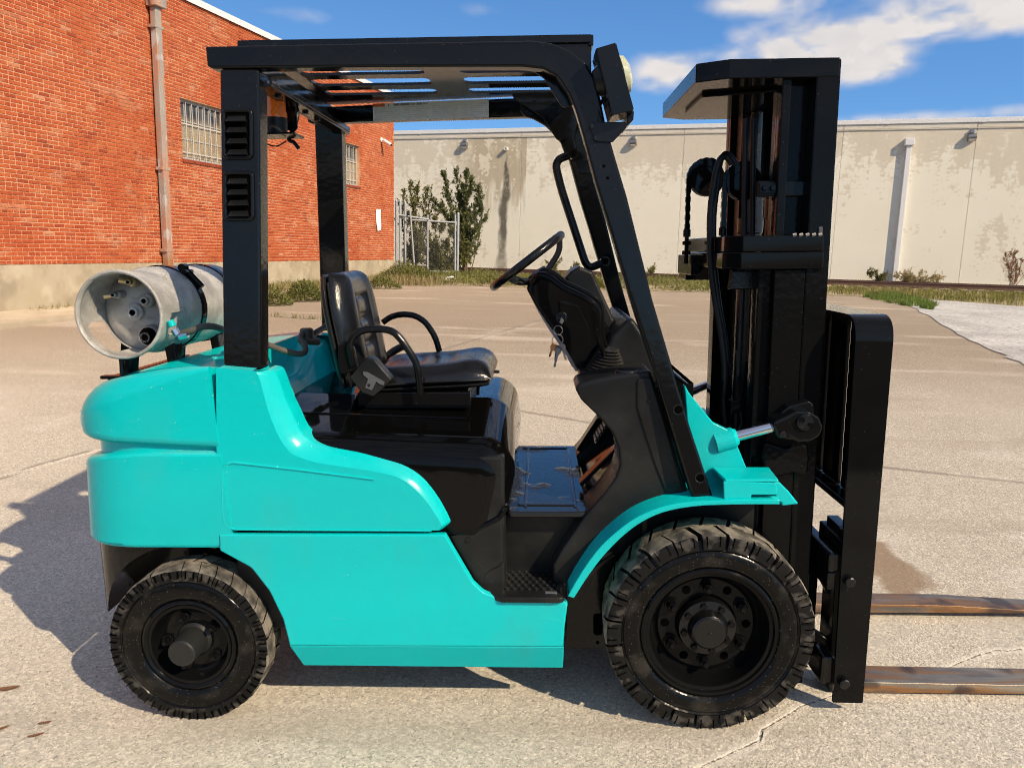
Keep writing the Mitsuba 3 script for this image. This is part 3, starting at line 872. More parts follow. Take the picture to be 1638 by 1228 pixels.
# downpipe, lamps, vent
(dx, _), = [(16.2714,3.6309)]
add_w(WH + '__downpipe', cat(bbox(dx - .09, dx + .09, .02, .17, .62, 5.95, .012), moved(slab([(.17, .62), (.02, .62), (.12, .48), (.30, .48)], dx - .088, dx + .088, .008), lambda v: v[:, [1, 0, 2]])), 'coping_white', 40)
add_w(WH + '__downpipe__hopper', bbox(dx - .17, dx + .17, .0, .24, 5.95, 6.22, .02), 'coping_white', 40)
for px in [(-2.4065,6.3762),(5.4112,6.5661),(18.432,6.6258)]:
    s = px[0]
    L = add_w(WH + '__wall_lamp', moved(slab([(.0, 6.30), (.06, 6.38), (.20, 6.31), (.22, 6.18), (.03, 6.10)], s - .15, s + .15, .02), lambda v: v[:, [1, 0, 2]]), 'steel_grey', 40)
    add_w(L + '__bracket', bbox(s - .07, s + .07, .0, .10, 6.385, 6.52, .01), 'steel_grey')
    add_w(L + '__diffuser', moved(slab([(.05, 6.09), (.20, 6.155), (.20, 6.135), (.05, 6.07)], s - .11, s + .11, .004), lambda v: v[:, [1, 0, 2]]), 'white_label')
(vx, vz), = [(-0.3702,6.0554)]
add_w(WH + '__vent_pipe', lathe([(.085, .0), (.085, .20), (.062, .20), (.062, .05), (1e-5, .05)], 20, 'y', (vx, 0, vz)), 'white_plastic', 40)
add_w(WH + '__conduit', bbox(-8, joint[-1], .0, .04, zt - .03, zt - .004, .0), 'trim_cream')

# ------------------------------------------------------------------ railway
TS = 2.2
def rail_prof(o):
    return [(o - .07, 0), (o + .07, 0), (o + .07, .02), (o + .012, .04), (o + .012, .125), (o + .036, .135), (o + .036, .17), (o - .036, .17), (o - .036, .135), (o - .012, .125), (o - .012, .04), (o - .07, .02)]
def rail_mesh(o, s0, s1, z):
    P = rail_prof(o); n = len(P); c0 = tri(np.array(P))
    v = [(s0, a, z + b) for a, b in P] + [(s1, a, z + b) for a, b in P]
    f = M(v, [(k, (k + 1) % n, n + (k + 1) % n, n + k) for k in range(n)])
    return trimesh.Trimesh(v, np.vstack([f.faces, c0, c0[:, ::-1] + n]), process=False)
RW = 'railway_track'
tag(RW, 'rusty railway track running along the foot of the warehouse wall', 'railway track')
for o in (.95, 2.45):
    for s0 in np.arange(-8, 40, 12.0):
        add_w(RW + '__rail', rail_mesh(o, s0, s0 + 11.97, .52), 'rail_rust')
for i, s in enumerate(np.arange(-7.8, 39, .62)):
    add_w(RW + '__sleeper', bbox(s, s + .22, .35 + rb.uniform(-.05, .05), 3.05 + rb.uniform(-.05, .05), .36, .465 + rb.uniform(-.01, .0), .01), 'sleeper_wood')

# ------------------------------------------------------------------ plants
def leaf_quads(c, d, up_, L, W, fold=.25):
    """arrays of folded leaves: base c, direction d, up vector; each four triangles"""
    d = d / (np.linalg.norm(d, axis=1, keepdims=True) + 1e-9)
    s = np.cross(d, up_); s /= np.linalg.norm(s, axis=1, keepdims=True) + 1e-9
    nn = np.cross(s, d)
    L = np.broadcast_to(L, (len(c),))[:, None]; W = np.broadcast_to(W, (len(c),))[:, None]
    tip = c + d * L - nn * L * .12
    mid = c + d * L * .45 + nn * L * .03
    a = mid + s * W * .5 + nn * W * fold; b = mid - s * W * .5 + nn * W * fold
    v = np.stack([c, a, tip, b, mid], 1).reshape(-1, 3); k = np.arange(len(c))[:, None] * 5
    f = np.concatenate([k + [0, 1, 4], k + [1, 2, 4], k + [2, 3, 4], k + [3, 0, 4]])
    return v, f


def unit(v): return v / (np.linalg.norm(v, axis=-1, keepdims=True) + 1e-9)


def shrub(key, base, shoots, seed, mat, L=.11, W=.05, dens=26, r0=.022, label=None, cat_=None, group=None, sub=3, frame=None, stem='bark', jitter=.16):
    """upright shrub: every shoot is a curved stem from the base to a tip, with side twigs and leaves along it"""
    g = np.random.default_rng(seed); cs, ds = [], []; stems = []
    base = np.asarray(base, float)
    for tip, full in shoots:
        tip = np.asarray(tip, float); h = np.linalg.norm(tip - base)
        b0 = base + np.r_[g.normal(0, .10, 2), 0]
        mid = b0 * .5 + tip * .5 + np.r_[g.normal(0, .06 * h, 2), 0] + [0, 0, .08 * h]
        P = catmull([b0, b0 * .75 + mid * .25 + np.r_[g.normal(0, .02 * h, 2), 0], mid, tip * .7 + mid * .3 + np.r_[0, 0, .02 * h], tip], 6)
        stems.append(tube(P, np.linspace(r0, .005, len(P)), 5))
        twig = [(P, full)]
        for k in range(int(sub * h * 2)):
            t = g.uniform(full[0], .93); i = min(int(t * (len(P) - 1)), len(P) - 2)
            d = unit(unit(P[i + 1] - P[i]) * .9 + g.normal(0, .62, 3) + [0, 0, .15])
            l = g.uniform(.25, .75) * (1.15 - t) * min(h, 2.6) * .45 + .12
            Q = np.array([P[i], P[i] + d * l * .5, P[i] + unit(d + [0, 0, .35]) * l])
            stems.append(tube(Q, [.007, .005, .003], 4)); twig.append((catmull(Q, 4), (.15, 1)))
        for Q, fl in twig:
            seg = np.linalg.norm(np.diff(Q, axis=0), axis=1).sum(); nL = int(dens * seg * (fl[1] - fl[0])) + 3
            for t in g.uniform(fl[0], 1.0, nL):
                x = t * (len(Q) - 1); i = min(int(x), len(Q) - 2)
                c = Q[i] + (Q[i + 1] - Q[i]) * (x - i); ax = unit(Q[i + 1] - Q[i])
                cs.append(c + g.normal(0, jitter * .12, 3)); ds.append(unit(g.normal(0, 1, 3) + ax * .8 + [0, 0, .25]))
    cs, ds = np.array(cs), np.array(ds); upv = unit(g.normal(0, .45, ds.shape) + [0, 0, 1])
    sc = g.uniform(.6, 1.25, len(cs))
    v, f = leaf_quads(cs, ds, upv, L * sc, W * sc)
    add(key + '__foliage', M(v, f), mat, False, frame)
    add(key + '__stem', cat(stems), stem, False, frame)
    if label: tag(key, label, cat_, group)


def gpt(px, py, y):
    return None


# tall shrubs behind the fence
tips1 = [(-6.1075,30.6,4.2165),(-5.7972,30.8,4.0362),(-5.2649,30.4,3.9911),(-6.2735,30.2,3.8023),(-5.228,30.9,3.6718),(-5.7007,30.2,3.4121),(-6.1341,30,2.9371),(-5.31,30.4,2.8476),(-5.8567,29.9,2.3082),(-5.4853,30.2,1.9418),(-6.2364,30.3,1.6157)]
shrub('tall_shrub', [-6.05, 30.6, .43], [(t, (.22, 1)) for t in tips1], 3, 'leaf_olive', .14, .06, 40, .03, 'tall olive green shrub behind the wire fence, nearest the brick corner', 'shrub', sub=3)
used['tall_shrub'] = 0
tips2 = [(-4.7709,31.2,4.6314),(-4.2463,31,4.8022),(-3.7829,31.4,4.8265),(-3.5114,30.8,4.443),(-3.2599,31,4.1596),(-3.1612,31.2,3.7129),(-5.1459,30.7,3.4555),(-3.911,30.9,4.1627),(-4.9047,31.3,3.2891),(-4.3373,30.6,2.8792),(-3.2306,31.2,3.1139),(-2.9435,31,2.7995),(-3.3963,30.8,2.2367),(-3.8314,31.3,3.3138),(-4.6261,31.4,3.7714)]
shrub('tall_shrub_001', [-3.75, 31.0, .43], [(t, (.30, 1)) for t in tips2], 7, 'leaf_dark', .14, .062, 60, .03, 'taller dark green shrub standing out past the right end of the wire fence', 'shrub', sub=3)
tips3 = [(-5.6787,29.6,2.1284),(-5.3536,30,2.3992),(-4.9649,29.8,2.6539),(-4.5889,29.7,2.333),(-4.2159,29.6,2.1638),(-3.8093,29.7,1.6716),(-3.5561,29.8,1.3484),(-5.7895,29.5,1.6213),(-5.4645,29.4,1.327),(-5.0567,29.4,1.6889),(-4.6971,29.4,1.4971),(-4.3407,29.4,1.6564),(-3.9776,29.4,1.2134),(-4.8336,29.3,1.0417),(-5.5498,29.3,0.9227),(-3.675,29.5,0.8408),(-3.4467,29.8,0.9687)]
shrub('tall_shrub_002', [-4.6, 29.6, .43], [(np.array(t) + [0, 0, .1], (.0, 1)) for t in tips3], 9, 'leaf_olive', .13, .06, 60, .02, 'dense olive thicket filling the ground right behind the wire fence', 'shrub', sub=7)


def mound(key, cx, cy, rx, ry, h, n, mat, L, W, seed, label=None, cat_=None, group=None, lean=.5, kind=None):
    """low weed clump: leaves and blades on a bumpy mound"""
    g = np.random.default_rng(seed)
    a = g.uniform(0, 2 * np.pi, n); r = np.sqrt(g.uniform(0, 1, n))
    x, y = cx + rx * r * np.cos(a), cy + ry * r * np.sin(a)
    lump = meshkit.fbm(np.stack([x * 1.7, y * 1.7, np.full(n, seed * 1.3)], 1), 3)
    top = h * (1 - r ** 2.2) * (.45 + 1.0 * lump)
    z = terrain(x, y) + top * np.sqrt(g.uniform(.05, 1, n))
    d = unit(np.stack([np.cos(a) * lean * r + g.normal(0, .45, n), np.sin(a) * lean * r + g.normal(0, .45, n), g.uniform(.3, 1.1, n)], 1))
    sc = g.uniform(.6, 1.3, n)
    v, f = leaf_quads(np.stack([x, y, z], 1), d, unit(g.normal(0, .5, (n, 3)) + [0, 0, 1]), L * sc, W * sc)
    add(key, M(v, f), mat, False, None)
    if label or kind: tag(key, label, cat_, group, kind)


def blades(key, pts, h, w, mat, seed, label=None, cat_=None, kind=None, lean=.35, base=terrain):
    g = np.random.default_rng(seed); n = len(pts); x, y = pts[:, 0], pts[:, 1]
    c = np.stack([x, y, base(x, y)], 1); a = g.uniform(0, 2 * np.pi, n); l = g.uniform(.0, lean * 2, n); hh = h * g.uniform(.5, 1.3, n)
    d = np.stack([np.cos(a) * l, np.sin(a) * l, np.ones(n)], 1); d = unit(d)
    s = np.stack([-np.sin(a), np.cos(a), np.zeros(n)], 1) * w / 2
    m = c + d * (hh * .55)[:, None]; t = c + unit(d + np.stack([np.cos(a), np.sin(a), -.2 * np.ones(n)], 1) * (l * .7)[:, None]) * hh[:, None]
    v = np.stack([c - s, c + s, m + s * .8, m - s * .8, t], 1).reshape(-1, 3); k = np.arange(n)[:, None] * 5
    f = np.concatenate([k + [0, 1, 2], k + [0, 2, 3], k + [3, 2, 4]])
    add(key, M(v, f), mat, False, None)
    if label or kind: tag(key, label, cat_, None, kind)


def in_poly(poly, n, seed, dens=None):
    g = np.random.default_rng(seed); pg = Polygon(poly).buffer(0); x0, y0, x1, y1 = pg.bounds
    from shapely import contains_xy
    out = []
    while sum(map(len, out)) < n:
        q = g.uniform((x0, y0), (x1, y1), (n, 2)); q = q[contains_xy(pg, q[:, 0], q[:, 1])]
        if dens is not None: q = q[g.uniform(0, 1, len(q)) < dens(q)]
        out.append(q)
    return np.vstack(out)[:n]


# verge: rough dark ground cover on the left, long grass on the right, straw between the rails
front = ve
back = whs([[46, 3.9, 0], [30, 3.9, 0], [14, 3.9, 0], [4, 3.9, 0], [-5, 3.9, 0]])[:, :2]
vpoly = np.vstack([front, back])
patch = lambda s: (lambda q: np.clip(meshkit.fbm(np.c_[q * .7, np.full(len(q), s)], 3) * 2.6 - .75, .04, 1))
left = lambda q: (q[:, 0] < 9.0 + .6 * np.sin(q[:, 1])) * patch(2.2)(q)
right = lambda q: (q[:, 0] > 8.2 + .6 * np.sin(q[:, 1])) * patch(4.4)(q)
g0 = in_poly(vpoly, 15000, 1, left)
gg = np.random.default_rng(8)
v_, f_ = leaf_quads(np.c_[g0, terrain(*g0.T) + gg.uniform(.0, .30, len(g0)) * np.clip(meshkit.fbm(np.c_[g0 * 1.1, g0[:, :1] * 0], 3) * 1.7 - .2, .05, 1)], unit(gg.normal(0, .6, (len(g0), 3)) + [0, 0, .5]), unit(gg.normal(0, .5, (len(g0), 3)) + [0, 0, 1]), .10 * gg.uniform(.6, 1.4, len(g0)), .05)
add('ground_cover', M(v_, f_), 'leaf_weed', False, None, label='low rough weeds along the railway behind the steering wheel', cat_='weeds', kind='stuff')
blades('verge_grass', in_poly(vpoly, 24000, 2, right), .21, .020, 'leaf_grass', 3, 'long yellow-green grass between the gravel lot and the railway', 'grass', 'stuff')
blades('dry_grass', in_poly(vpoly, 12000, 6, patch(7.7)), .17, .016, 'leaf_straw', 9, 'dry straw stalks scattered through the railway verge', 'grass', 'stuff')
bp = np.vstack([[(9.6128,21.935),(11.037,23.3255),(10.0626,19.6959),(9.3147,17.1764),(8.2221,15.2182),(8.3203,17.0068),(8.4869,18.7537),(8.8893,20.6307)]])
blades('bright_grass', in_poly(bp, 3600, 4, lambda q: np.clip(meshkit.fbm(np.c_[q * 1.6, q[:, :1] * 0], 3) * 3.2 - 1.0, .05, 1)), .14, .020, 'leaf_bright', 5, 'fresh bright green grass at the corner of the gravel lot', 'grass', 'stuff')
# weeds at the foot of the brick wall
def wall_weeds(key, t0, t1, o0, o1, n, h, mat, seed, **k):
    g = np.random.default_rng(seed)
    t = g.uniform(t0, t1, n); o = o0 + (o1 - o0) * g.uniform(0, 1, n) ** 1.4
    q = brk(np.c_[t, o, np.zeros(n)])[:, :2]
    q = q[meshkit.fbm(np.c_[q * 2.2, np.full(n, seed)], 3) > .46]
    blades(key, q, h, .014, mat, seed, base=(lambda x, y: np.maximum(terrain(x, y), .0) + k.pop('lift', 0)) if 'lift' in k else terrain, **k)
wall_weeds('wall_weeds', -2.5, 3.2, .03, .30, 900, .17, 'leaf_straw', 21, label='dry weeds at the foot of the rendered plinth behind the gas cylinder', cat_='weeds', kind='stuff')
m_ = meshkit
tk = np.random.default_rng(4); q_ = np.c_[tk.uniform(-2.5, 3.2, 900), tk.uniform(.03, .16, 900), np.zeros(900)]
wall_weeds('wall_grass', 4.6, 14.3, .05, .85, 5200, .22, 'leaf_weed', 22, label='green weeds along the brick wall between the rear posts', cat_='weeds', kind='stuff')
wall_weeds('wall_straw', 4.2, 14.3, .05, .95, 3600, .20, 'leaf_straw', 24, label='bleached dry grass along the brick wall between the rear posts', cat_='weeds', kind='stuff')
for i, (px, py, y, rx, h, lab) in enumerate([(487,466,13.2,.42,.40,'spreading green weed bush against the plinth, behind the far rear post'), (443,476,12.2,.28,.26,'small green weed tuft just right of the near rear post'), (655,455,23.0,1.15,.62,'broad green weed mound at the brick corner, before the wire gate'), (612,468,19.0,.5,.33,'low green weeds left of the mound at the brick corner')]):
    (c,) = [None] or [None]
    w_ = [[(-5.3883,13.4,0.5358)][0], [(-5.6204,12.4,0.4889)][0], [(-4.5766,21.5,0.2643)][0], [(-4.7055,18,0.2672)][0]][i]
    mound('weed_bush', w_[0], w_[1], rx, rx * .8, h, [1500, 600, 3200, 700][i], 'leaf_weed', .085 + .02 * (i == 2), .03, 31 + i) if i == 0 else mound('weed_bush_%03d' % i, w_[0], w_[1], rx, rx * .8, h, [1500, 600, 3200, 700][i], 'leaf_weed', .085 + .02 * (i == 2), .03, 31 + i)
    tag('weed_bush' if i == 0 else 'weed_bush_%03d' % i, lab, 'weed')
wf = [(-4.5195,20.6,0.2357)][0]
gq = np.random.default_rng(77); blades('straw_tuft', np.c_[gq.normal(wf[0], .55, 900), gq.normal(wf[1], .35, 900)], .34, .012, 'leaf_straw', 78, 'pale dry grass in front of the weed mound at the brick corner', 'grass', 'stuff')
jq = np.array(JOINTS[4]); gj = np.random.default_rng(12); tj = gj.uniform(0, 1, 240) ** 1.6
blades('joint_grass', np.c_[np.interp(tj, [0, .3, .7, 1], jq[:, 0]), np.interp(tj, [0, .3, .7, 1], jq[:, 1])] + gj.normal(0, .03, (240, 2)), .09, .01, 'leaf_weed', 13, 'little grass tufts growing in a slab joint behind the near rear post', 'grass', 'stuff')
# small plants along the warehouse wall
for i, (px, wy, h, mat, dens, lab) in enumerate([(1409, 28.6, .55, 'leaf_olive', 60, 'small green bush at the warehouse wall, left of the white downpipe'), (1462, 28.4, .55, 'leaf_straw', 16, 'dry brown bush at the warehouse wall, right of the white downpipe'), (1621, 25.6, 1.35, 'leaf_rust', 7, 'thin bare sapling with a few rusty leaves by the rails at the right edge'), (884, 32.8, .62, 'leaf_olive', 50, 'small green plant at the warehouse wall, just right of the steering wheel'), (924, 32.3, .5, 'leaf_olive', 50, 'small green plant at the warehouse wall, behind the dashboard'), (1032, 31.4, .5, 'leaf_olive', 50, 'small green plant at the warehouse wall, beside the near front leg of the guard')]):
    x_ = [[(13.0704,29.2,0.7822)], [(14.187,28.8,0.7766)], [(16.7115,26.6,0.856)], [(0.0295,32.9,0.5625)], [(1.1348,32.4,0.5776)], [(3.9963,31.4,0.6006)]][i][0]
    g = np.random.default_rng(50 + i); b = np.array([x_[0], x_[1], .42])
    spread = [.5, .8, .55, .45, .4, .35][i]; ns = [9, 26, 8, 7, 6, 6][i]
    sh = [(b + [g.normal(0, spread * .6), g.normal(0, spread * .3), h * g.uniform(.6, 1.15)], (.35, 1)) for _ in range(ns)]
    shrub(('wall_plant' if i == 0 else 'wall_plant_%03d' % i), b, sh, 60 + i, mat, .12, .055, dens, .012, lab, 'plant', sub=[3, 4, 4, 3, 3, 3][i])

# ------------------------------------------------------------------ chain-link fence and its gates
FN = 'wire_fence'
tag(FN, 'galvanised chain-link fence with a sagging gate, beside the brick corner', 'fence')
def fpost(a, b, r): return tube([a, b], r, 10)
for (a, b) in [[(-6.0514,27.3,3.226),(-6.0537,27.3,0.4663)], [(-5.927,27.4,3.235),(-5.927,27.4,0.4665)], [(-5.7711,27.6,3.2043),(-5.7681,27.6,0.4644)], [(-3.8179,28.4,2.8672),(-3.787,28.4,0.4911)]]:
    add(FN + '__post', fpost(np.r_[a[:2], .38], a, .05), 'galvanised', 40, None)
    add(FN + '__post_cap', tube([a, np.array(a) + [0, 0, .05]], [.058, .03], 10), 'galvanised', 40, None)
gate = [[(-5.5121,27.2,2.8647),(-5.3148,27.2,0.4887),(-4.9053,27.6,2.548),(-4.8926,27.6,0.4872)], [(-5.5716,28,2.5709),(-3.9257,28.3,2.5255),(-3.9006,28.3,0.4913),(-5.5414,28,0.4578)]]
(a, b, c, d) = gate[0]
add(FN + '__rail', fpost([(-5.9566,27.3,2.7205)][0], [(-4.8433,27.5,2.5924)][0], .038), 'galvanised', 40, None)
add(FN + '__gate_upright', fpost(np.r_[b[:2], .45], a, .034), 'galvanised', 40, None)
add(FN + '__gate_upright', fpost(np.r_[d[:2], .45], np.array(c) + [0, 0, .22], .038), 'galvanised', 40, None)
(a, b, c, d) = gate[1]
add(FN + '__rail', fpost(a, b, .036), 'galvanised', 40, None)
add(FN + '__gate_upright', fpost(np.r_[c[:2], .45], np.array(b) + [0, 0, .3], .036), 'galvanised', 40, None)
add(FN + '__rail', fpost(np.r_[d[:2], .62], np.r_[c[:2], .62], .025), 'galvanised', 40, None)


def mesh_panel(A, B, z0, z1, step=.062, w=.0020):
    """chain-link wire: two families of slanting wires, woven"""
    A, B = np.asarray(A, float), np.asarray(B, float); Lh = np.linalg.norm((B - A)[:2]); e = (B - A)[:2] / Lh; nrm = np.array([-e[1], e[0]]); H = z1 - z0; out = []
    for sgn, off in ((1, .003), (-1, -.003)):
        for t0 in np.arange(-H, Lh + H, step):
            t1 = t0 + H if sgn > 0 else t0 - H
            lo, hi = sorted((t0, t1)); k0, k1 = 0.0, 1.0
            f = lambda t: (t - t0) / (t1 - t0)
            ks = sorted((f(0), f(Lh))); k0, k1 = max(0, ks[0]), min(1, ks[1])
            if k1 - k0 < .02: continue
            P = [np.r_[A[:2] + e * (t0 + (t1 - t0) * k) + nrm * off, z0 + H * k] for k in (k0, k1)]
            out.append(tube(P, w, 3, caps=False))
    return cat(out)


add(FN + '__wire_mesh', mesh_panel([(-5.7681,27.6,0.4644)][0], [(-4.8926,27.6,0.4872)][0], .46, 2.55), 'wire_dull', False, None, kind='stuff')
add(FN + '__wire_mesh', mesh_panel(gate[1][0], gate[1][1], .46, 2.45), 'wire_dull', False, None, kind='stuff')
# litter by the gate
gl = np.random.default_rng(2)
def scrap(c, r, seed):
    g = np.random.default_rng(seed); m = trimesh.creation.icosphere(subdivisions=2, radius=1)
    v = np.array(m.vertices); v *= (.6 + .7 * meshkit.noise(v * 1.7 + seed, seed))[:, None]; v *= [r, r * .7, r * .45]
    return trimesh.Trimesh(v + c + [0, 0, r * .3], m.faces, process=False)
for i, (q, r) in enumerate(zip([(-3.6518,24.6,0.4406),(-3.8238,24.4,0.4007),(-4.0483,24.8,0.3791)], (.20, .11, .09))):
    add('litter_bag' if i == 0 else 'litter_scrap' if i == 1 else 'litter_scrap_001', scrap(np.r_[q[:2], float(terrain(*q[:2]))], r, 3 + i), 'paper', False, None, label=['crumpled white plastic bag on the ground by the gate', 'small white scrap of litter left of the crumpled bag', 'smallest white scrap of litter, leftmost by the gate'][i], cat_='litter')
# a few dead leaves on the concrete, bottom left
for i, ((px, L), lab) in enumerate(zip([(0, .085), (1, .05), (2, .045), (3, .05)], ['long brown dead leaf at the left edge, nearest the shadow', 'brown dead leaf below the small leaves in the bottom left corner', 'small dark dead leaf behind the rear tyre shadow, left of it', 'brown dead leaf cut by the left edge, low in the picture'])):
    q = [(-2.4624,0.167),(-2.1849,-0.0932),(-2.1989,-0.0266),(-2.3226,-0.0635)][i]; a = [.35, .5, .4, .7][i]
    u_ = np.linspace(-1, 1, 9); w_ = np.sqrt(np.clip(1 - u_ ** 2, 0, 1)) * .28
    v = np.concatenate([np.c_[u_, s * w_, .10 * u_ ** 2 + .16 * abs(s) * w_] for s in (-1, 0, 1)]) * L / 2
    f = np.concatenate([np.stack([np.arange(8) + 9 * k, np.arange(1, 9) + 9 * k, np.arange(1, 9) + 9 * (k + 1), np.arange(8) + 9 * (k + 1)], 1) for k in (0, 1)])
    R2 = np.array([[math.cos(a), math.sin(a), 0], [-math.sin(a), math.cos(a), 0], [0, 0, 1]])
    z0 = float(terrain(*(f2w([q[0], q[1], 0])[:2])))
    w0 = f2w([q[0], q[1], 0])
    add('dead_leaf', up(M(v @ R2 + [w0[0], w0[1], z0 + .006], f)), 'dead_leaf_brown', True, None, label=lab, cat_='leaf')

# ================================================================== the forklift (truck frame)
FT = 'forklift'
tag(FT, 'turquoise and black forklift parked on the concrete yard, forks lowered', 'forklift')
def A(name, mesh, mat, smooth=35, **k): return add(FT + '__' + name, mesh, mat, smooth, **k)
def lean(z): return .08 + .062 * (z - 1.2)
LY = lambda x, z: lean(z)
def pair(name, mesh, mat, smooth=35):
    a = A(name, mesh, mat, smooth); b = A(name, mirror(mesh), mat, smooth); return a, b

# ---- counterweight: two stacked blocks with a wedge-shaped groove between them
def stack(outline, levels):
    """outline(z) -> plan polygon; levels [(inset, zfun)] from the bottom up"""
    P0 = outline(1.0); R = []
    for d, zf in levels:
        D = (lambda P: d(P[:, 0]) if callable(d) else d)
        Q = inset(P0, D(P0)); z = zf(Q[:, 0], Q[:, 1])
        P1 = outline(float(np.mean(z))); P1 = P1 if len(P1) == len(P0) else P0
        Q = inset(P1, D(P1))
        R.append(np.c_[Q, zf(Q[:, 0], Q[:, 1])])
    t = tri(np.ascontiguousarray(R[-1][:, :2])); b = tri(np.ascontiguousarray(R[0][:, :2]))
    return fixn(rings(R, b, t))


def cw_plan(xr, ya, xf=-1.45, r=.24):
    def fn(z):
        x = xr(z); P = [(xf, ya), (xf, 1.15 - ya), (x, 1.15 - ya), (x, ya)]
        Q = ccw(fillet(P, [0, 0, r, r], 10)); out = []
        for a, b in zip(Q, np.roll(Q, -1, 0)):
            k = max(1, int(np.linalg.norm(b - a) / .05)); out += [a + (b - a) * i / k for i in range(k)]
        return np.array(out)
    return fn


def seam_cut(m):
    """cut at the slanting seam towards the side panels"""
    k = .072; nx = np.array([-1.0, 0, -k]); L = np.linalg.norm(nx)
    return tm(mf(m).trim_by_plane(tuple(nx / L), float((1.5715 - k * 1.02) / L)))


ztop = lambda x, y: 1.200 - .088 * np.clip((-1.56 - x) / .5, 0, 1.3) ** 2.0
zgrv = lambda x, y: .934 + .026 * np.clip((-1.58 - x) / .5, 0, 1.2)
zlow = lambda x, y: .924 - .050 * np.clip((-1.78 - x) / .3, 0, 1.1) ** 2
upx = lambda z: -2.098 - .012 * (z - 1.0)
rr = .075
up_lv = [(.05, lambda x, y: zgrv(x, y)), (.014, lambda x, y: zgrv(x, y) + .0015), (.003, lambda x, y: zgrv(x, y) + .012), (.0, lambda x, y: zgrv(x, y) + .03)]
for k in range(0, 7):
    a = math.pi / 2 * k / 6
    rx = lambda x: .014 + .085 * np.clip((-1.60 - x) / .42, 0, 1) ** .8
    up_lv.append((lambda x, a=a: rx(x) * (1 - math.cos(a)), lambda x, y, a=a: ztop(x, y) - rx(x) * (1 - math.sin(a))))
A('counterweight', cat(seam_cut(stack(cw_plan(upx, .036), up_lv)),
    seam_cut(stack(cw_plan(lambda z: -2.096 + .030 * (.9 - z) / .3, .036), [(.012, lambda x, y: .600 + 0 * x), (.0, lambda x, y: .616 + 0 * x), (.0, lambda x, y: zlow(x, y) - .016), (.004, lambda x, y: zlow(x, y) - .006), (.014, lambda x, y: zlow(x, y)), (.05, lambda x, y: zlow(x, y) + .004)])),
    seam_cut(stack(cw_plan(lambda z: -2.055, .062), [(0, lambda x, y: .82 + 0 * x), (0, lambda x, y: 1.0 + 0 * x)]))), 'teal_paint', 40)
A('counterweight__lifting_eye', tube(catmull([(-1.70, .575 + .08 * math.cos(t), 1.17 + .06 * math.sin(t)) for t in np.linspace(0, math.pi, 7)], 3), .014, 8), 'teal_paint')

# ---- side panels
fair = [(-1.5941,0.6625),(-1.577,0.9223),(-1.5591,1.1908),(-1.5455,1.1997),(-1.4156,1.1866),(-1.3888,1.1727),(-1.3639,1.093),(-1.3238,0.9922),(-1.2881,0.9495),(-1.2352,0.9271),(-1.1081,0.9049),(-0.9931,0.8806),(-0.9263,0.8417),(-0.8721,0.7715),(-0.8414,0.709),(-0.8339,0.6838),(-0.8504,0.6669)]
fr = [.004, .0, .01, .01, .012, .02, .05, .06, .04, .05, .0, .06, .06, .05, .03, .02, .014]
# flat face, a broad chamfer along the upper edge, and the edge wall going back
edge = [(-1.4156,1.1866),(-1.3981,1.1826),(-1.3852,1.1667),(-1.3639,1.093),(-1.3448,1.0448),(-1.3238,0.9922),(-1.3072,0.9678),(-1.2823,0.9454),(-1.2352,0.9271),(-1.1717,0.915),(-1.1081,0.9049),(-1.0486,0.8927),(-0.9931,0.8785),(-0.9577,0.8622),(-0.9264,0.8396),(-0.8992,0.8087),(-0.8722,0.7694),(-0.8529,0.7341),(-0.8395,0.7048),(-0.8339,0.6838),(-0.8504,0.6669)]
inner = [(-1.4433,1.1876),(-1.4319,1.1807),(-1.4232,1.1608),(-1.4049,1.0729),(-1.3902,1.0205),(-1.3729,0.9759),(-1.3547,0.9432),(-1.3281,0.9167),(-1.261,0.8922),(-1.1893,0.88),(-1.1175,0.8699),(-1.0618,0.8598),(-1.0102,0.8476),(-0.9767,0.8312),(-0.9512,0.8106),(-0.9239,0.7838),(-0.9007,0.7526),(-0.8814,0.7214),(-0.8678,0.6984),(-0.8622,0.6816),(-0.8706,0.6668)]
ec = catmull([(a, 0, b) for a, b in edge], 5); ic = catmull([(a, 0, b) for a, b in inner], 5)
ec[:, 1] = .082; ic[:, 1] = .040
ec[:3, 1] = np.linspace(.050, .082, 3)
rows_ = [ic * (1 - k) + ec * k - np.array([0, .006, 0]) * math.sin(math.pi * k) for k in np.linspace(0, 1, 5)]
back_ = [ec + [0, .006, 0] * np.array(1.0) + (ec - ic) * [.12, 0, .12], ec * [1, 0, 1] + [0, .16, 0] + (ec - ic) * [.14, 0, .14]]
strip_ = rings(rows_ + back_, closed=False)
face_pts = np.array([(-1.5941,0.6625),(-1.577,0.9223),(-1.5591,1.1908),(-1.5517,1.1967)] + [(q[0], q[2]) for q in ic])
left_ = np.array([(-1.5591,1.1908),(-1.5517,1.1967)])
fp_ = ccw(face_pts); ft = tri(np.ascontiguousarray(fp_))
face_m = trimesh.Trimesh(np.c_[fp_[:, 0], np.full(len(fp_), .040), fp_[:, 1]], ft, process=False)
topw = np.array([(-1.5941,0.6625),(-1.577,0.9223),(-1.5591,1.1908),(-1.5517,1.1967),(-1.4433,1.1876)])
topm = rings([np.c_[topw[:, 0], np.full(5, .040), topw[:, 1]], np.c_[topw[:, 0], np.full(5, .16), topw[:, 1] + .004]], closed=False)
botw = np.array([ic[-1][[0, 2]], [(-1.5941,0.6625)][0]])
botm = rings([np.c_[botw[:, 0], np.full(2, .040), botw[:, 1]], np.c_[botw[:, 0], np.full(2, .12), botw[:, 1]]], closed=False)
m_fair = cat(face_m, strip_, topm, botm)
